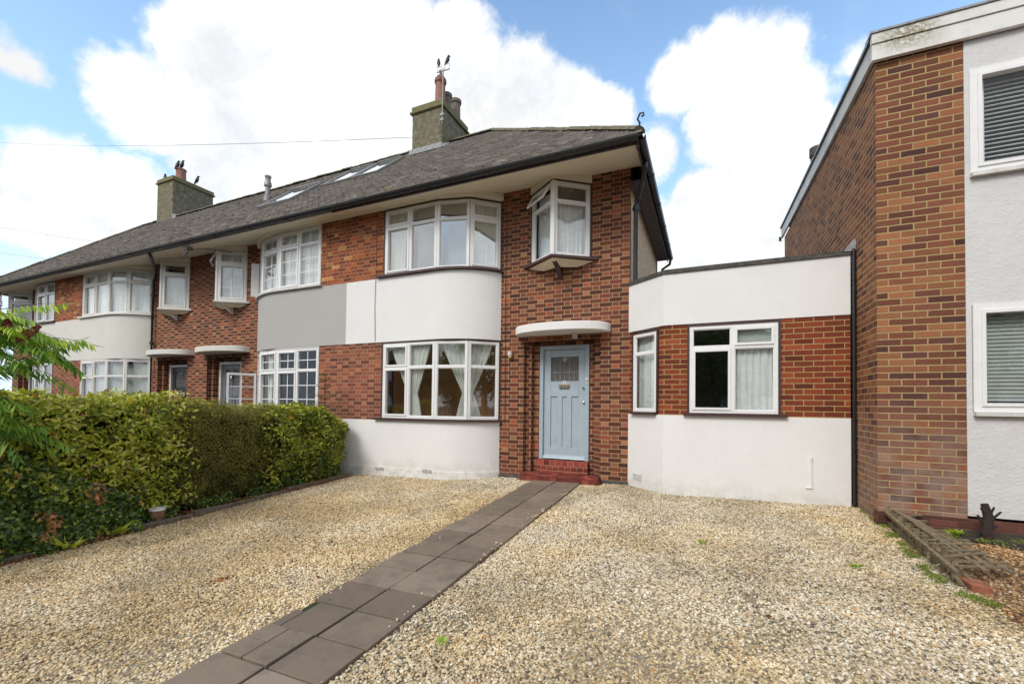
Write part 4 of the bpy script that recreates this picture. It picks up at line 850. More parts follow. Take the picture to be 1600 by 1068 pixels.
drape(or3,((-12.5,-.27),(-12.1,.05)),None,((-12.5,-.27),(-12.1,.05)),3.88,0,4.7,'net_white',7)
f,d,gz=half_door(H3,-12.72,.22,2.28,'door_black','white_trim',kind='dark')
m=MB(); m.box(-12.74,-12.5,.238,.25,1.38,1.48); lb=m.build('letterbox','chrome',d,bevel=.003); m=MB(); m.box(-12.70,-12.54,.232,.2375,1.41,1.45); m.build('flap','black_plastic',lb)
text(d,'29',-12.86,.243,1.385,.13,'number_white')
pipe(H3,[(-11.85,-1.05,5.05),(-11.9,-1.0,4.97),(-12.7,-.5,4.90),(-13.4,-.12,4.84),(-13.55,-.08,4.74),(-13.58,-.08,4.6),(-13.58,-.08,.0)],.04,collars=((-13.58,-.08,4.3),(-13.58,-.08,2.9)))
c2=chimney(roof3,-18.0,-17.0,2.15,3.6,7.2,9.46,[(-17.27,2.55,.17,.46,'terracotta',0)],.18)
m=MB(); m.hexa([(-16.995,2.15,roofz(2.15)),(-16.8,2.15,roofz(2.15)),(-16.8,2.7,roofz(2.3)),(-16.995,2.7,roofz(2.3)),(-16.995,2.15,roofz(2.15)+.2),(-16.8,2.15,roofz(2.15)+.12),(-16.8,2.7,roofz(2.3)+.17),(-16.995,2.7,roofz(2.3)+.25)]); m.build('flashing','lead',c2)
# ---- fourth house, hipped left end
H4,up4,lo4,or4,roof4=house(-1,-17.2,-18.1,-19.3,-20.4,-22.8,-21.9,-21.6,-21.6,.85,None,'far left end house of the terrace with green curtains, partly behind the sumac',
   band='render_cream',sillm='timber_brown',win_surround=('timber_brown',.03),seed=11,oriel_trim='white_trim',canmat='render_cream',roof={'hipL':True},rooms=('room_grey','room_dark'),gls=('glass','glass'))
simple('curtain_green',(.24,.30,.22),.9,.1,9,0)
drape(up4,((-19.25,-.45),(-18.15,-.45)),None,((-19.25,-.45),(-18.15,-.45)),3.8,0,4.75,'curtain_green',8)
m=MB(); m.box(-22.8,-22.5,.11,4.3,-.4,5.12); m.build('side_wall','pebbledash',H4)
f,d,gz=half_door(H4,-21.6,.2,2.26,'door_black','white_trim',kind='dark')
# small camera under the eaves where the cable arrives
m=MB(); m.box(-10.52,-10.36,-1.0,-.86,4.93,5.0); m.tube([(-10.44,-.93,4.95),(-10.40,-.98,4.84)],.02,8); m.tube([(-10.50,-.95,4.86),(-10.34,-1.08,4.78)],.05,10)
tag(m.build('security_camera','galv',smooth=True),'small dark security camera hanging under the eaves above the two canopies','camera')
m=MB(); m.tube([(-10.42,-.95,4.93),(-10.1,-.7,4.99),(-9.9,-.3,5.02),(-9.75,-.04,5.08)],.008,6); tag(m.build('cable','black_plastic'),'thin black cable looping under the eaves from the small camera','cable')

# ------------------------------------------------------------------ brick block of flats on the right
B=empty('brick_building',(4.2,-1.2,0),'tall flat-roofed block on the right with brick corner and white rendered panel','building')
YR=-1.224; XR=2.934
m=MB(); 
m.quad([(XR,YR,-.3),(3.685,YR,-.3),(3.685,YR,5.22),(XR,YR,5.22)]); m.quad([(3.685,YR,-.3),(3.685,YR+.2,-.3),(3.685,YR+.2,5.22),(3.685,YR,5.22)])
m.quad([(XR,5.2,-.3),(XR,YR,-.3),(XR,YR,5.22),(XR,5.2,5.50)],uv=[(5.2+.1,-.3),(YR+.1,-.3),(YR+.1,5.22),(5.2+.1,5.50)])
m.quad([(9,5.2,-.3),(XR,5.2,-.3),(XR,5.2,5.5),(9,5.2,5.5)]); m.quad([(9,YR,-.3),(9,5.2,-.3),(9,5.2,5.5),(9,YR,5.22)])
m.build('wall','brick_flats',B)
m=MB(); wall_holes(m,3.686,9.0,.135,5.25,[(3.73,5.4,1.22,2.345),(3.73,5.4,3.75,4.86)],YR-.006,.18); m.build('render_panel','render_rough',B)
m=MB(); m.box(XR-.012,9.0,YR-.018,YR+.1,-.3,.105); m.build('plinth','brick_plinth',B)
fw1=window(B,[(3.725,YR+.01),(5.4,YR+.01)],3.745,4.865,None,[[.5]],sill='white_trim',sillext=(.0,.0),sash={(0,0,0),(0,1,0)},room='room_black',fr=.06,o0=-.05,o1=.035,gl='glass_clear',roomd=.8)
fw2=window(B,[(3.735,YR+.01),(5.4,YR+.01)],1.225,2.35,None,[[.5]],sill='white_trim',sillext=(.0,.0),sash={(0,0,0),(0,1,0)},room='room_grey',fr=.06,o0=-.05,o1=.035,gl='glass',roomd=.8)
m=MB(); z=3.86
while z<4.76: m.hexa([(3.83,YR+.11,z),(4.5,YR+.11,z),(4.5,YR+.135,z+.001),(3.83,YR+.135,z+.001),(3.83,YR+.11,z+.004),(4.5,YR+.11,z+.004),(4.5,YR+.135,z+.005),(3.83,YR+.135,z+.005)]); z+=.046
m.box(3.86,3.885,YR+.09,YR+.10,3.85,4.78); m.build('slat_blind','net_white',fw1)
m=MB(); z=1.34
while z<2.25: m.hexa([(3.83,YR+.10,z),(4.8,YR+.10,z),(4.8,YR+.115,z+.04),(3.83,YR+.115,z+.04),(3.83,YR+.101,z),(4.8,YR+.101,z),(4.8,YR+.116,z+.04),(3.83,YR+.116,z+.04)]); z+=.041
m.box(3.87,3.89,YR+.09,YR+.097,1.33,2.27); m.build('slat_blind','blind_cloth',fw2)
# roof edge boards
def board(par,pts,o,z0,z1,mat,name='fascia',bev=.004):
    pass
m=MB(); m.box(XR-.05,9.1,YR-.07,YR-.02,5.19,5.37); m.build('fascia','board_stained',B,bevel=.004)
m=MB(); m.box(XR-.055,9.1,YR-.085,YR-.02,5.374,5.485); m.build('fascia','board_stained',B,bevel=.004)
m=MB(); m.box(XR-.07,9.1,YR-.10,YR+.1,5.488,5.51); m.build('roof_edge','lead',B)
m=MB(); q0,q1=(YR-.02,5.20),(5.45,5.52)
m.hexa([(XR-.04,q0[0],5.22),(XR-.003,q0[0],5.22),(XR-.003,q1[0],5.56),(XR-.04,q1[0],5.56),(XR-.04,q0[0],5.44),(XR-.003,q0[0],5.44),(XR-.003,q1[0],5.80),(XR-.04,q1[0],5.80)]); m.build('fascia','white_board',B,bevel=.003)
m=MB(); m.hexa([(XR-.07,q0[0],5.445),(XR+.1,q0[0],5.445),(XR+.1,q1[0],5.805),(XR-.07,q1[0],5.805),(XR-.07,q0[0],5.487),(XR+.1,q0[0],5.487),(XR+.1,q1[0],5.83),(XR-.07,q1[0],5.83)]); m.build('roof_edge','black_plastic',B)
m=MB(); m.quad([(XR-.02,YR,5.46),(9.05,YR,5.46),(9.05,5.4,5.8),(XR-.02,5.4,5.8)]); m.build('roof','lead',B)
m=MB(); m.lathe((3.12,2.7,5.7),[(.10,0),(.10,.45),(.12,.46),(.12,.62),(.09,.64)],14); m.build('flue','coping',B,smooth=True)
m=MB(); m.lathe((XR-.06,5.47,5.5),[(.03,0),(.03,.1)],8); m.build('gutter_end','black_plastic',B)

# ------------------------------------------------------------------ planting
def leafmesh(name,mat,P,D,ln,wd,parent=None,tint=None,up=.35,fold=.25,spread=.9,lay=False,axis=None):
    """leaves: points P, outward directions D; each leaf is a folded blade of four triangles"""
    n=len(P); D=D+RNG.normal(0,spread*.5,(n,3)); D[:,2]+=RNG.uniform(-.3,up,n); D/=np.linalg.norm(D,axis=1)[:,None]+1e-9
    A=RNG.normal(0,1,(n,3))
    if lay:      # blades lie over the surface, facing out and up to the light
        N0=D+np.array([0,0,.35])+RNG.normal(0,.33,(n,3)); N0/=np.linalg.norm(N0,axis=1)[:,None]; T=A+np.array([0,0,.25]); T-=N0*np.sum(T*N0,1)[:,None]; T/=np.linalg.norm(T,axis=1)[:,None]
        D=T+N0*RNG.uniform(-.1,.55,n)[:,None]; D/=np.linalg.norm(D,axis=1)[:,None]; A=-N0
    if axis is not None: A=axis
    S=np.cross(D,A); S/=np.linalg.norm(S,axis=1)[:,None]+1e-9; N=np.cross(D,S)
    L=(ln*RNG.uniform(.6,1.25,n))[:,None]; Wd=(wd*RNG.uniform(.7,1.2,n))[:,None]
    v=np.stack([P,P+D*L*.45+S*Wd*.5+N*Wd*fold,P+D*L*.5,P+D*L*.45-S*Wd*.5+N*Wd*fold,P+D*L-N*L*.08],1).reshape(-1,3)
    b=np.arange(n)[:,None]*5; F=np.concatenate([b+0,b+1,b+2,b+1,b+4,b+2,b+0,b+2,b+3,b+2,b+4,b+3],1).reshape(-1)
    o=off_of(parent) if parent else Vector((0,0,0)); v=v-np.array(o)
    me=bpy.data.meshes.new(name); me.vertices.add(len(v)); me.vertices.foreach_set('co',v.astype(np.float32).ravel())
    nf=n*4; me.loops.add(nf*3); me.loops.foreach_set('vertex_index',F.astype(np.int32)); me.polygons.add(nf); me.polygons.foreach_set('loop_start',np.arange(0,nf*3,3,dtype=np.int32)); me.polygons.foreach_set('loop_total',np.full(nf,3,dtype=np.int32)); me.update(calc_edges=True)
    t=RNG.random(n) if tint is None else tint; at=me.attributes.new('tint','FLOAT','FACE'); at.data.foreach_set('value',np.repeat(t,4).astype(np.float32))
    me.materials.append(MATS[mat]); return link(bpy.data.objects.new(name,me),parent)
def vnoise(P,s,seed=0):
    v=0
    for k,(a,b,c) in enumerate(((1.,1.7,2.3),(2.9,.8,1.9),(1.3,3.1,.7),(4.1,3.3,2.7))):
        v=v+np.sin(P[:,0]*a*s+seed+k)*np.cos(P[:,1]*b*s+seed*1.7-k)*np.sin(P[:,2]*c*s+1.3*k+seed)
    return v/2
def hedge(root,name_l,mat,x0,x1,y0,y1,ztop,dens,ln,wd,bulge=.06,seed=0,round_=.12,clump=None,tops=1.0,soft=(0,0)):
    """clipped hedge: leaves spread through an outer shell around an added solid dark core"""
    H=lambda y:ztop(y); 
    A=[('px',(y1-y0)*1.4,1),('top',(y1-y0)*(x1-x0),tops),('e0',(x1-x0)*1.4,1),('e1',(x1-x0)*1.4,1)]
    PP=[];DD=[]
    for k,a,f in A:
        n=int(a*dens*f); u=RNG.random(n); v=RNG.random(n); dep=RNG.random(n)**1.6*.16
        if k=='px': y=y0+(y1-y0)*u; zb=zg(0,0)+0*y-.2-.0; z=zb+(H(y)-zb)*v**.9; x=x1-dep; D=np.tile((1.,0,.15),(n,1))
        if k=='top': y=y0+(y1-y0)*u; x=x0+(x1-x0)*v; z=H(y)-dep; D=np.tile((.2,0,1.),(n,1))
        if k=='e0': x=x0+(x1-x0)*u; y=y0+dep; z=-.3+(H(y)+.3)*v; D=np.tile((0,-1.,.1),(n,1))
        if k=='e1': x=x0+(x1-x0)*u; y=y1-dep; z=-.3+(H(y)+.3)*v; D=np.tile((.1,1.,.1),(n,1))
        PP.append(np.stack([x,y,z],1)); DD.append(D)
    P=np.concatenate(PP); D=np.concatenate(DD)
    if soft[0]: k=RNG.random(len(P))<np.clip((P[:,1]-y0)/soft[0],0,1)+.0; P,D=P[k],D[k]
    if soft[1]: k=RNG.random(len(P))<np.clip((y1-P[:,1])/soft[1],0,1)+.0; P,D=P[k],D[k]
    # soften the box: round corners, lumps
    h=H(P[:,1]); P[:,2]+=.08*vnoise(P*np.array([1,1,0])+.2,4.5,seed+8)*(P[:,2]>h-.3); ex=np.clip((P[:,2]-(h-round_*2))/(round_*2),0,1); P[:,0]-=np.where(P[:,0]>(x0+x1)/2,1,-1)*ex**2*round_
    for e,s in ((y0,1),(y1,-1)):
        if soft[0 if s>0 else 1]: continue
        q=np.clip(1-np.abs(P[:,1]-e)/(round_*2),0,1); P[:,0]-=np.where(P[:,0]>(x0+x1)/2,1,-1)*q**2*round_*.8; P[:,2]-=np.where(P[:,2]>h-.2,1,0)*q**2*round_*.7
    zl=np.clip((P[:,2]+.35)/.75,0,1); P[:,0]-=np.where(P[:,0]>(x0+x1)/2,1,0)*(1-zl)**1.5*.24
    P+=D*(vnoise(P,2.4,seed)*bulge+vnoise(P,7,seed+3)*bulge*.5)[:,None]
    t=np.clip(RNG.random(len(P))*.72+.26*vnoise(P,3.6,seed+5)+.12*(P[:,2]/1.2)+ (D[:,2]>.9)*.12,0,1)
    dd=(RNG.random(len(P))<.012)|((vnoise(P,6,seed+30)>.62)&(RNG.random(len(P))<.35)); t[dd]=.99
    leafmesh('foliage',mat,P,D,ln,wd,root,t,lay=True)
    m=MB(); c=.13; ny=int((y1-y0)/.25)
    for i in range(ny):
        a,b=y0+c+(y1-y0-2*c)*i/ny,y0+c+(y1-y0-2*c)*(i+1)/ny; za,zb_=H(np.array([a]))[0]-c,H(np.array([b]))[0]-c
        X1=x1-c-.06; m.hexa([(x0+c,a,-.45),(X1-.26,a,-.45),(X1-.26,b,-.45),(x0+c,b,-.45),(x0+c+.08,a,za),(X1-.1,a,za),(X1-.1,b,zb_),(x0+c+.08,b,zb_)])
    m.build('dark_core','leaf_core',root)  # solid dark filler added to block views through the leaves
    return root
def htop(y): return 1.10+.13*np.clip((-y-1.0)/3.0,0,1)+.03*np.sin(y*3.1)+.02*np.sin(y*7.3)
r1=empty('hedge',(-5.8,-5.2,-.4),'variegated bright green hedge at left, big lime leaves and a few brown ones','hedge')
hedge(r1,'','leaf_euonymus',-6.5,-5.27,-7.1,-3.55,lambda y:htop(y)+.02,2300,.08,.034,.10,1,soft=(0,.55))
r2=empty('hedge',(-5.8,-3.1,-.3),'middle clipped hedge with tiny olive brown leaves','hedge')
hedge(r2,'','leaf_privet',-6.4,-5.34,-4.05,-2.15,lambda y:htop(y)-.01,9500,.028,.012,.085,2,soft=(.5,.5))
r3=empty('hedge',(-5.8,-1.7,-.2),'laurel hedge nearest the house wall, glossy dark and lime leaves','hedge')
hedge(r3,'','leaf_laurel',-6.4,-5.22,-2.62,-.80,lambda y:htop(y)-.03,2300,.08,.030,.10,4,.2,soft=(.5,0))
# a few long shoots above the hedges
def shoots(root,mat,pts,ln,wd,n=12):
    P=[];D=[];m=MB()
    for (x,y,z,h) in pts:
        tip=(x+random.uniform(-.06,.06),y+random.uniform(-.06,.06),z+h); m.tube([(x,y,z),tip],.004,4)
        for k in range(n):
            t=(k+1)/n; P.append([x+(tip[0]-x)*t,y+(tip[1]-y)*t,z+h*t]); a=random.uniform(0,6.28); D.append([math.cos(a),math.sin(a),.6])
    m.build('shoot','twig',root); leafmesh('foliage',mat,np.array(P),np.array(D),ln,wd,root)
shoots(r3,'leaf_laurel',[(-5.8+random.random()*.4,random.uniform(-3.6,-1.0),.98,random.uniform(.1,.24)) for _ in range(34)],.06,.024,8)
shoots(r1,'leaf_euonymus',[(-5.6-random.random()*.6,random.uniform(-6,-3.4),1.12,random.uniform(.08,.22)) for _ in range(40)],.06,.026,8)
# ivy smothering the foot of the hedge at the left, spilling to the kerb
iv=empty('ivy',(-5.3,-5.2,-.4),'dark ivy with brown dead leaves covering the foot of the left hedge','climbing plant')
n=15000; y=-7.0+2.7*RNG.random(n)**.85; z=RNG.random(n)**1.3*(1.1*np.clip((-y-3.6)/1.8,.12,1)); x=-5.25-.06*z+.05*RNG.random(n)-.08*RNG.random(n)
P=np.stack([x,y,z-.42+.0*y],1); P[:,0]+=.07*vnoise(P,5,9); t=np.clip(RNG.random(n)*.93,0,1); br=(vnoise(P,4.5,21)>.36)&(RNG.random(n)<.45); t[br]=1.0
leafmesh('foliage','leaf_ivy',P,np.tile((1.,0,.25),(n,1)),.05,.045,iv,t,lay=True)
# low creeping cover and dead leaves between hedge and kerb
n=11000; y=RNG.uniform(-6.6,-.85,n); x=-5.26-.34*RNG.random(n); z=-.055+.05*y+.02*x+RNG.random(n)**2*.16
P=np.stack([x,y,z],1); k=vnoise(P*np.array([1,1,0])+.3,5,2)>-.05; P=P[k]; gc=leafmesh('ground_cover','leaf_ivy',P,np.tile((.5,0,.8),(len(P),1)),.035,.03,None,np.clip(RNG.random(len(P))*.95,0,1),lay=True); tag(gc,kind='stuff')
n=4200; y=RNG.uniform(-5.8,-.9,n); x=-5.21-.30*RNG.random(n)+.05*(RNG.random(n)**3)*3; z=-.055+.05*y+.02*x+.012+RNG.random(n)*.03
ll=leafmesh('leaf_litter','leaf_dry',np.stack([x,y,z],1),np.tile((.3,0,.1),(n,1)),.035,.022,None); tag(ll,kind='stuff')
# rosettes at the kerb
def rosette(name,x,y,label,cat,ln=.16,wd=.05,n=14,mat='leaf_laurel',tlo=.75):
    z=zg(x,y); e=empty(name,(x,y,z),label,cat); a=np.linspace(0,6.28,n,endpoint=False)+RNG.random(n)*.3
    D=np.stack([np.cos(a),np.sin(a),np.full(n,.55)],1); leafmesh('foliage',mat,np.tile((x,y,z+.03),(n,1))+D*.01,D,ln,wd,e,np.full(n,tlo)+RNG.random(n)*.2,spread=.25); return e
rosette('weed',-5.13,-4.98,'bright green leafy weed on the kerb below the ivy','plant',.17,.05,16)
rosette('shrub_seedling',-5.24,-4.55,'small glossy seedling sprouting from the ivy by the kerb','plant',.2,.05,18)
# pot at the hedge foot
px,py=-5.31,-4.06; pz=zg(px,py)+.045; t=empty('plant_pot',(px,py,pz),'small banded brown glazed pot with pale rim under the hedge','pot')
m=MB(); m.lathe((px,py,pz),[(.055,0),(.075,.05),(.083,.10),(.085,.14)],18,False); m.build('body','pot_glaze',t,smooth=True)
m=MB(); m.lathe((px,py,pz+.14),[(.087,0),(.090,.012),(.087,.03),(.078,.03),(.074,.005)],18,False); m.build('rim','white_dot',t,smooth=True)
m=MB(); m.lathe((px,py,pz+.12),[(.076,0),(.076,.008)],16); m.build('soil','soil',t)
# conifer sapling between hedge and wall
sx,sy=-5.75,-.98; e=empty('conifer_sapling',(sx,sy,-.2),'thin brownish conifer sapling poking above the laurel hedge','sapling')
m=MB(); m.tube([(sx,sy,-.2),(sx+.02,sy,1.0),(sx,sy,1.85)],[.014,.01,.004],6); P=[];D=[]
for z_,L in ((1.02,.50),(1.12,.42),(1.3,.36),(1.5,.24),(1.66,.16),(1.78,.08)):
    for k in range(7):
        a=k*.9+z_*5; tip=(sx+math.cos(a)*L,sy+math.sin(a)*L*.5,z_+L*.35); m.tube([(sx,sy,z_),tip],[.005,.002],4)
        for q in range(26):
            t_=(q+1)/26; P.append([sx+(tip[0]-sx)*t_,sy+(tip[1]-sy)*t_,z_+(tip[2]-z_)*t_]); D.append([random.uniform(-1,1),random.uniform(-1,1),.3])
m.build('trunk','twig',e); leafmesh('foliage','leaf_privet',np.array(P),np.array(D),.03,.007,e,RNG.random(len(P))*.6)
# staghorn sumac reaching in from the left edge
s=empty('sumac_tree',(-5.6,-6.5,-.4),'staghorn sumac with long drooping fronds and dark red flower cones at far left','tree')
m=MB(); m.tube([(-5.6,-6.5,-.4),(-5.55,-6.3,.6),(-5.5,-6.05,1.2),(-5.4,-5.8,1.55)],[.035,.03,.022,.016],8); br_=[]
heads=[(-5.30,-5.62,1.78),(-5.25,-5.55,1.50),(-5.35,-5.72,2.0),(-5.25,-5.75,1.2),(-5.5,-5.4,1.85),(-5.30,-5.62,.95)]
for h in heads: m.tube([(-5.4,-5.8,1.5 if h[2]>1.5 else 1.1),h],[.012,.008],6)
m.build('trunk','bark',s)
P=[];D=[];Lw=[];AX=[];stem=MB()
def frond(o,az,L,el,droop,n=15,ll=.105):
    o=np.array(o,float); d=np.array([math.cos(az)*math.cos(el),math.sin(az)*math.cos(el),math.sin(el)]); pts=[]
    for i in range(n+1):
        t=i/n; p=o+d*L*t; p[2]-=droop*t*t; pts.append(p)
    stem.tube([tuple(p) for p in pts],[.005*(1-.7*i/n) for i in range(n+1)],4)
    side=np.cross(d,(0,0,1)); side/=np.linalg.norm(side)
    for i in range(1,n+1):
        tg=pts[i]-pts[i-1]; tg/=np.linalg.norm(tg); k=math.sin(math.pi*(.15+.85*i/n)**.9)*.55+.5
        for s_ in (-1,1): P.append(pts[i]); dd_=side*s_*.55+tg*.35+np.array([0,0,-.62]); D.append(dd_); Lw.append(ll*k); AX.append(np.cross(tg+side*s_*.3,dd_)+np.array([rr.uniform(-.12,.12) for _ in range(3)]))
    P.append(pts[-1]); D.append(tg); Lw.append(ll*.6); AX.append(side*0+np.cross(side,tg))
rr=random.Random(4)
for (h,cnt,rad_) in ((heads[0],9,.82),(heads[1],10,.80),(heads[2],9,.74),(heads[3],10,.7),(heads[4],9,.62),(heads[5],9,.65)):
    for k in range(cnt): frond(h,rr.uniform(-.9,2.2),rad_*rr.uniform(.7,1.1),rr.uniform(-.15,.7),rr.uniform(.1,.38))
stem.build('frond_stem','leaf_laurel',s) if False else stem.build('frond_stem','twig',s)
P=np.array(P);D=np.array(D); n=len(P)
ob=leafmesh('foliage','leaf_sumac',P,D*1.0,.15,.032,s,np.clip(RNG.random(n)*.7+.25*(P[:,2]>1.85)+.0,0,1),up=0,spread=.10,axis=np.array(AX))
for (a,b) in (((-4.92,-5.49,1.80),(-4.92,-5.34,1.96)),((-4.95,-5.64,2.02),(-4.95,-5.62,2.24)),((-4.95,-5.56,1.86),(-4.95,-5.55,1.99))):
    a=np.array(a);b=np.array(b); n=700; t=RNG.random(n); r0=.028*np.sin(math.pi*np.clip(t*.85+.12,0,1))+.004; q=a+(b-a)*t[:,None]; nn=RNG.normal(0,1,(n,3)); nn/=np.linalg.norm(nn,axis=1)[:,None]
    leafmesh('flower_cone','sumac_flower',q+nn*r0[:,None],nn,.014,.01,s)

# ------------------------------------------------------------------ right foreground: broken trellis, brick, stump
tr=empty('trellis_panel',(3.1,-1.9,-.1),'broken weathered wooden trellis lying along the gravel edge','trellis')
rg=random.Random(5)
def lath(p,q,w=.032,t=.014,name='lath',up=(0,0,1)):
    m=MB(); a,b=Vector(p),Vector(q); d=(b-a).normalized(); s_=d.cross(Vector(up)).normalized()*w/2; n_=s_.cross(d).normalized()*t/2
    m.hexa([a-s_-n_,a+s_-n_,b+s_-n_,b-s_-n_,a-s_+n_,a+s_+n_,b+s_+n_,b-s_+n_]); return m.build(name,'wood_old',tr)
G=lambda x,y,h:(x,y,zg(x,y)+h)
# edge rail standing on edge along the gravel, with short pegs
lath(G(3.02,-.78,.16),G(2.93,-2.95,.14),.035,.03,'rail',(1,0,.2)); lath(G(3.03,-.80,.05),G(3.0,-2.2,.03),.03,.02,'rail',(1,0,0))
for k in range(11):
    y=-.85-.19*k; lath(G(3.02-.03*k/8,y,.0),G(3.03-.03*k/8,y+rg.uniform(-.02,.02),.20+rg.uniform(-.02,.03)),.04,.016,'picket',(0,1,0))
for k in range(19):
    t=k/18; y=-.92-1.85*t; a=G(3.03-.04*t,y,.17-.03*t); L=.16+.24*t+rg.uniform(-.03,.05); b=G(a[0]+L,y+.10+.10*t+rg.uniform(-.03,.05),.15-.04*t+rg.uniform(-.02,.03)); lath(a,b,.034,.013)
for (a,b) in (((3.12,-1.45,.17),(3.36,-2.66,.10)),((3.08,-1.3,.18),(3.24,-2.62,.12)),((3.1,-1.7,.17),(3.17,-2.75,.12)),((3.02,-2.3,.17),(2.99,-2.85,.02)),((3.04,-1.1,.19),(3.2,-1.6,.15)),((3.0,-2.5,.13),(3.1,-2.85,.02))): lath(G(*a),G(*b),.032,.014,'rail')
bx,by=3.06,-2.93; m=MB(); z=zg(bx,by); m.box(bx-.04,bx+.075,by,by+.20,z-.005,z+.058); tag(m.build('brick','loose_brick',bevel=.006),'single loose orange red brick propping the end of the trellis','brick')
m=MB(); cx,cy=3.80,-1.62; z=zg(cx,cy); 
cx,cy=3.74,-1.45; z=zg(cx,cy)
m.tube([(cx,cy,z-.05),(cx-.01,cy,z+.10),(cx+.012,cy,z+.22),(cx-.02,cy,z+.36)],[.055,.045,.042,.03],9)
for (dx,dz,L,b) in ((-.085,.20,.14,.12),(.09,.26,.13,.10),(.06,.14,.12,.05),(-.06,.3,.08,.05),(.04,.3,.1,.10),(-.08,.08,.1,.02)): m.tube([(cx,cy,z+dz-b*.6),(cx+dx*.5,cy-.02,z+dz-.02),(cx+dx,cy-.03,z+dz+b*.4)],[.016,.012,.009],6)
tag(m.build('shrub_stump','bark',smooth=True),'dead dark shrub stump with cut stubs against the white rendered wall','stump')
# bed along the wall, moss strips, weeds
m=MB(); 
for i in range(30):
    a,b=3.0+i*.1,3.1+i*.1; ya,yb=-1.62-.12*math.sin(i*.9)-.05*math.sin(i*2.3),-1.62-.12*math.sin((i+1)*.9)-.05*math.sin((i+1)*2.3)
    m.quad([(a,ya,zg(a,ya)+.012),(b,yb,zg(b,yb)+.012),(b,-1.2,zg(b,-1.2)+.03),(a,-1.2,zg(a,-1.2)+.03)])
tag(m.build('flower_bed','soil'),kind='structure')
def mossy(name,pts,w,dens,mat='leaf_ivy',ln=.012):
    P=[]
    for (a,b) in zip(pts[:-1],pts[1:]):
        L=math.hypot(b[0]-a[0],b[1]-a[1]); n=int(L*w*dens); t=RNG.random(n); q=RNG.normal(0,w*.35,n); d=((b[0]-a[0])/L,(b[1]-a[1])/L)
        x=a[0]+(b[0]-a[0])*t-d[1]*q; y=a[1]+(b[1]-a[1])*t+d[0]*q; z=np.array([zg(i,j) for i,j in zip(x,y)])+.012+RNG.random(n)*.012; P.append(np.stack([x,y,z],1))
    P=np.concatenate(P); k=vnoise(P*np.array([1,1,0])+.5,7,6)>-.15; P=P[k]; o=leafmesh(name,'leaf_privet' if mat is None else mat,P,np.tile((0,0,1.),(len(P),1)),ln,ln*.8,None,np.clip(.55+.4*RNG.random(len(P)),0,.92)); tag(o,kind='stuff')
mossy('moss',[(2.96,-.5),(2.97,-1.2),(2.93,-1.9),(2.88,-2.6),(2.90,-3.0),(3.1,-3.2)],.10,22000)
mossy('moss',[(3.2,-1.42),(3.6,-1.48),(4.1,-1.5)],.2,12000)
for i,(x,y,l) in enumerate(((-.35,-5.0,'tiny green weed in the gravel right of the path'),(1.15,-2.55,'low green weed on the gravel near the bare patch'),(2.35,-2.75,'flat green leaf cluster on the pale gravel left of the trellis'))):
    rosette('weed',x,y,l,'plant',.05,.028,9,'leaf_sumac',.5)
rosette('hellebore',3.52,-1.40,'small lime green plant beside the dead stump','plant',.075,.035,18,'leaf_sumac',.7)
# fallen leaves, each one lying by itself
def fallen(x,y,label,s=.05,n=1):
    P=np.tile((x,y,zg(x,y)+.03),(n,1))+RNG.normal(0,.03 if n>1 else 0,(n,3))*np.array([1,1,0]); o=leafmesh('fallen_leaf','leaf_dry',P,np.tile((.6,.4,.0),(n,1)),s,s*.6,None,up=.0,spread=.3,tint=RNG.random(n)*.5); tag(o,label,'leaf','fallen leaves on the gravel')
for a in (( -2.75,-4.9,'cluster of curled red brown leaves left of the path',.06,4),(-1.95,-4.55,'lone rust leaf close to the left edge of the path',.05,1),(-3.2,-5.0,'brown leaf midway between kerb and path',.05,1),(-2.55,-5.9,'dry brown leaf at the bottom left corner of the gravel',.07,1),(2.5,-2.45,'orange leaf beside the green leaf cluster',.05,1),(1.55,-3.9,'tan leaf on the pale gravel right of the path',.06,1),(2.9,-2.2,'rust leaves against the trellis rail',.05,3)): fallen(*a)

# ------------------------------------------------------------------ aerial, birds, wires
a=empty('tv_aerial',(-4.96,1.84,8.4),'grey television aerial mast strapped to the nearer chimney','aerial')
m=MB(); m.tube([(-4.97,1.835,8.35),(-4.96,1.83,9.74)],.017,8); m.build('mast','galv',a,smooth=True)
m=MB(); m.tube([(-5.15,1.83,9.70),(-4.77,1.83,9.68)],.012,6)
for xx in (-5.14,-4.78):
    s_=.13 if xx<-5 else -.13
    m.tube([(xx,1.83,9.69),(xx,1.83,9.83),(xx+s_,1.83,9.83),(xx+s_,1.83,9.69)],.007,5)
m.build('element','galv',a); m=MB(); m.box(-5.02,-4.92,1.81,1.87,8.55,8.60); m.box(-5.02,-4.92,1.81,1.87,8.42,8.46); m.build('bracket','galv',a)
def bird(x,y,z,az,s,label,lean=.0):
    m=MB(); d=Vector((math.cos(az),math.sin(az),0)); P=Vector((x,y,z))
    c=[P+d*(-.085*s)+Vector((0,0,-.07*s)),P+d*(-.045*s)+Vector((0,0,.02*s)),P+d*(-.015*s)+Vector((0,0,.075*s)),P+d*(.01*s)+Vector((0,0,.14*s)),P+d*(.015*s)+Vector((0,0,.195*s)),P+d*(.03*s)+Vector((0,0,.225*s)),P+d*(.055*s)+Vector((0,0,.224*s)),P+d*(.085*s)+Vector((0,0,.22*s))]
    m.tube(c,[.010*s,.030*s,.048*s,.046*s,.030*s,.030*s,.016*s,.004*s],10)
    for k in (-.015,.015):
        sd=d.cross(Vector((0,0,1)))*k*s; m.tube([P+sd+Vector((0,0,.05*s)),P+sd+d*.01*s],.004*s,5)
    tag(m.build('bird','bird',smooth=True),label,'bird','birds perched on the chimneys')
zc=9.64+.46
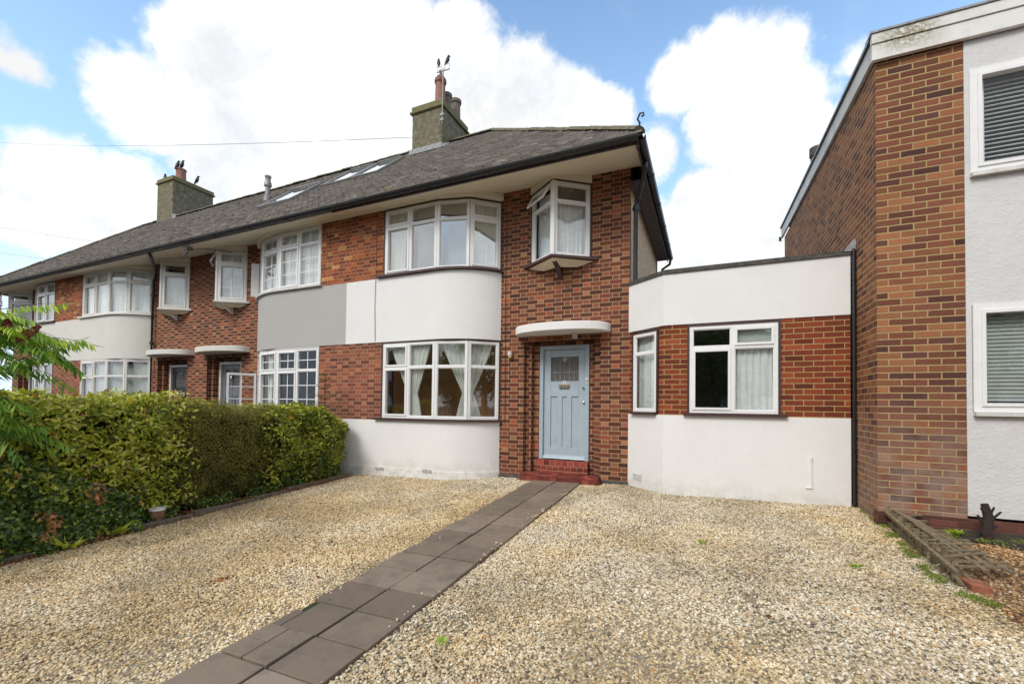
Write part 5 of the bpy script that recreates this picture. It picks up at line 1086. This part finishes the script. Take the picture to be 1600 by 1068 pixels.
bird(-17.42,2.50,zc-.0,2.6,1.25,'leftmost of three black birds on the far chimney pot'); bird(-17.27,2.43,zc-.0,1.6,1.25,'middle of three black birds on the far chimney pot'); bird(-17.12,2.50,zc-.0,.4,1.25,'rightmost of three black birds on the far chimney pot')
bird(-17.9,2.35,9.66,2.8,1.3,'black bird sitting low on the front left corner of the far chimney'); bird(-16.95,2.95,9.70,.8,1.2,'black bird alone on the far chimney top, right of the pot')
bird(-5.10,1.83,9.83,2.2,.95,'black bird on the left tip of the television aerial'); bird(-4.83,1.83,9.83,.9,.95,'black bird on the right tip of the television aerial'); bird(-5.19,2.06,9.79,3.0,.7,'black bird on the domed terracotta pot under the aerial')
def wire(a,b,sag,label,r=.009):
    m=MB(); P=[(a[0]+(b[0]-a[0])*t,a[1]+(b[1]-a[1])*t,a[2]+(b[2]-a[2])*t-sag*4*t*(1-t)) for t in np.linspace(0,1,25)]; m.tube(P,r,5); tag(m.build('overhead_wire','black_plastic'),label,'wire')
wire((-5.94,2.5,8.62),(-45.5,6,19.75),.25,'long black overhead wire running left from the nearer chimney',.007)
wire((-34,8.6,11.5),(-75,9.5,21),.2,'upper of two thin wires beyond the left end of the roof',.010)
wire((-33,8.8,9.9),(-75,9.6,18.0),.2,'lower of two thin wires beyond the left end of the roof',.010)
# ------------------------------------------------------------------ across the street, mirrored in the panes
def street_tree(x,y,h,rc,seed,label):
    e=empty('street_tree',(x,y,-.5),label,'tree','trees across the street'); rg=np.random.default_rng(seed); m=MB(); m.tube([(x,y,-.6),(x+.1,y,h*.35),(x-.1,y,h*.6)],[.22,.17,.1],8)
    for k in range(7): a=k*.9; m.tube([(x,y,h*.3+k*.2),(x+math.cos(a)*rc*.7,y+math.sin(a)*rc*.7,h*.55+k*.25)],[.09,.03],6)
    m.build('trunk','bark',e); n=9000; c=rg.normal(0,1,(60,3)); c/=np.linalg.norm(c,axis=1)[:,None]; c*=rg.uniform(.3,1,(60,1))**.5*np.array([rc,rc,h*.33]); c+=np.array([x,y,h*.62])
    i=rg.integers(0,60,n); P=c[i]+rg.normal(0,rc*.17,(n,3)); leafmesh('crown','leaf_tree',P,rg.normal(0,1,(n,3)),.2,.12,e)
street_tree(1.6,-19.5,6.4,2.7,1,'leafy tree across the street facing the extension window'); street_tree(-3.6,-19,4.6,2.2,2,'low tree across the street facing the bay window')
street_tree(14.2,-11.8,6.2,3.2,5,'tree at the right end of the street facing the bay corner')
street_tree(9,-18.5,6,3.2,3,'broad tree across the street to the right'); street_tree(-14.5,-20,5.4,3.4,4,'broad tree across the street to the left')
def far_house(x0,x1,y,h,label):
    e=empty('far_house',((x0+x1)/2,y,-.6),label,'house','houses across the street'); m=MB(); wall_holes(m,x0,x1,-.6,h,[],y,.3) if False else m.box(x0,x1,y-6,y,-.6,h); m.build('wall','brick_main',e)
    m=MB(); m.hexa([(x0-.3,y-6.3,h+.001),(x1+.3,y-6.3,h+.001),(x1+.3,y+.3,h+.001),(x0-.3,y+.3,h+.001),(x0+1.5,y-3.3,h+2.2),(x1-1.5,y-3.3,h+2.2),(x1-1.5,y-3,h+2.2),(x0+1.5,y-3,h+2.2)]); m.build('roof','ridge_tile',e)
    m=MB(); x=x0+1
    while x<x1-1.6: m.box(x,x+1.3,y,y+.04,.8,2.0); m.box(x,x+1.3,y,y+.04,3.2,4.3); x+=2.8
    m.build('window','upvc_white',e)
far_house(-26,-9,-24,4.9,'long brick house across the street, left'); far_house(-5,6,-26,4.9,'brick house across the street, centre'); far_house(13,26,-24,4.9,'brick house across the street, right')
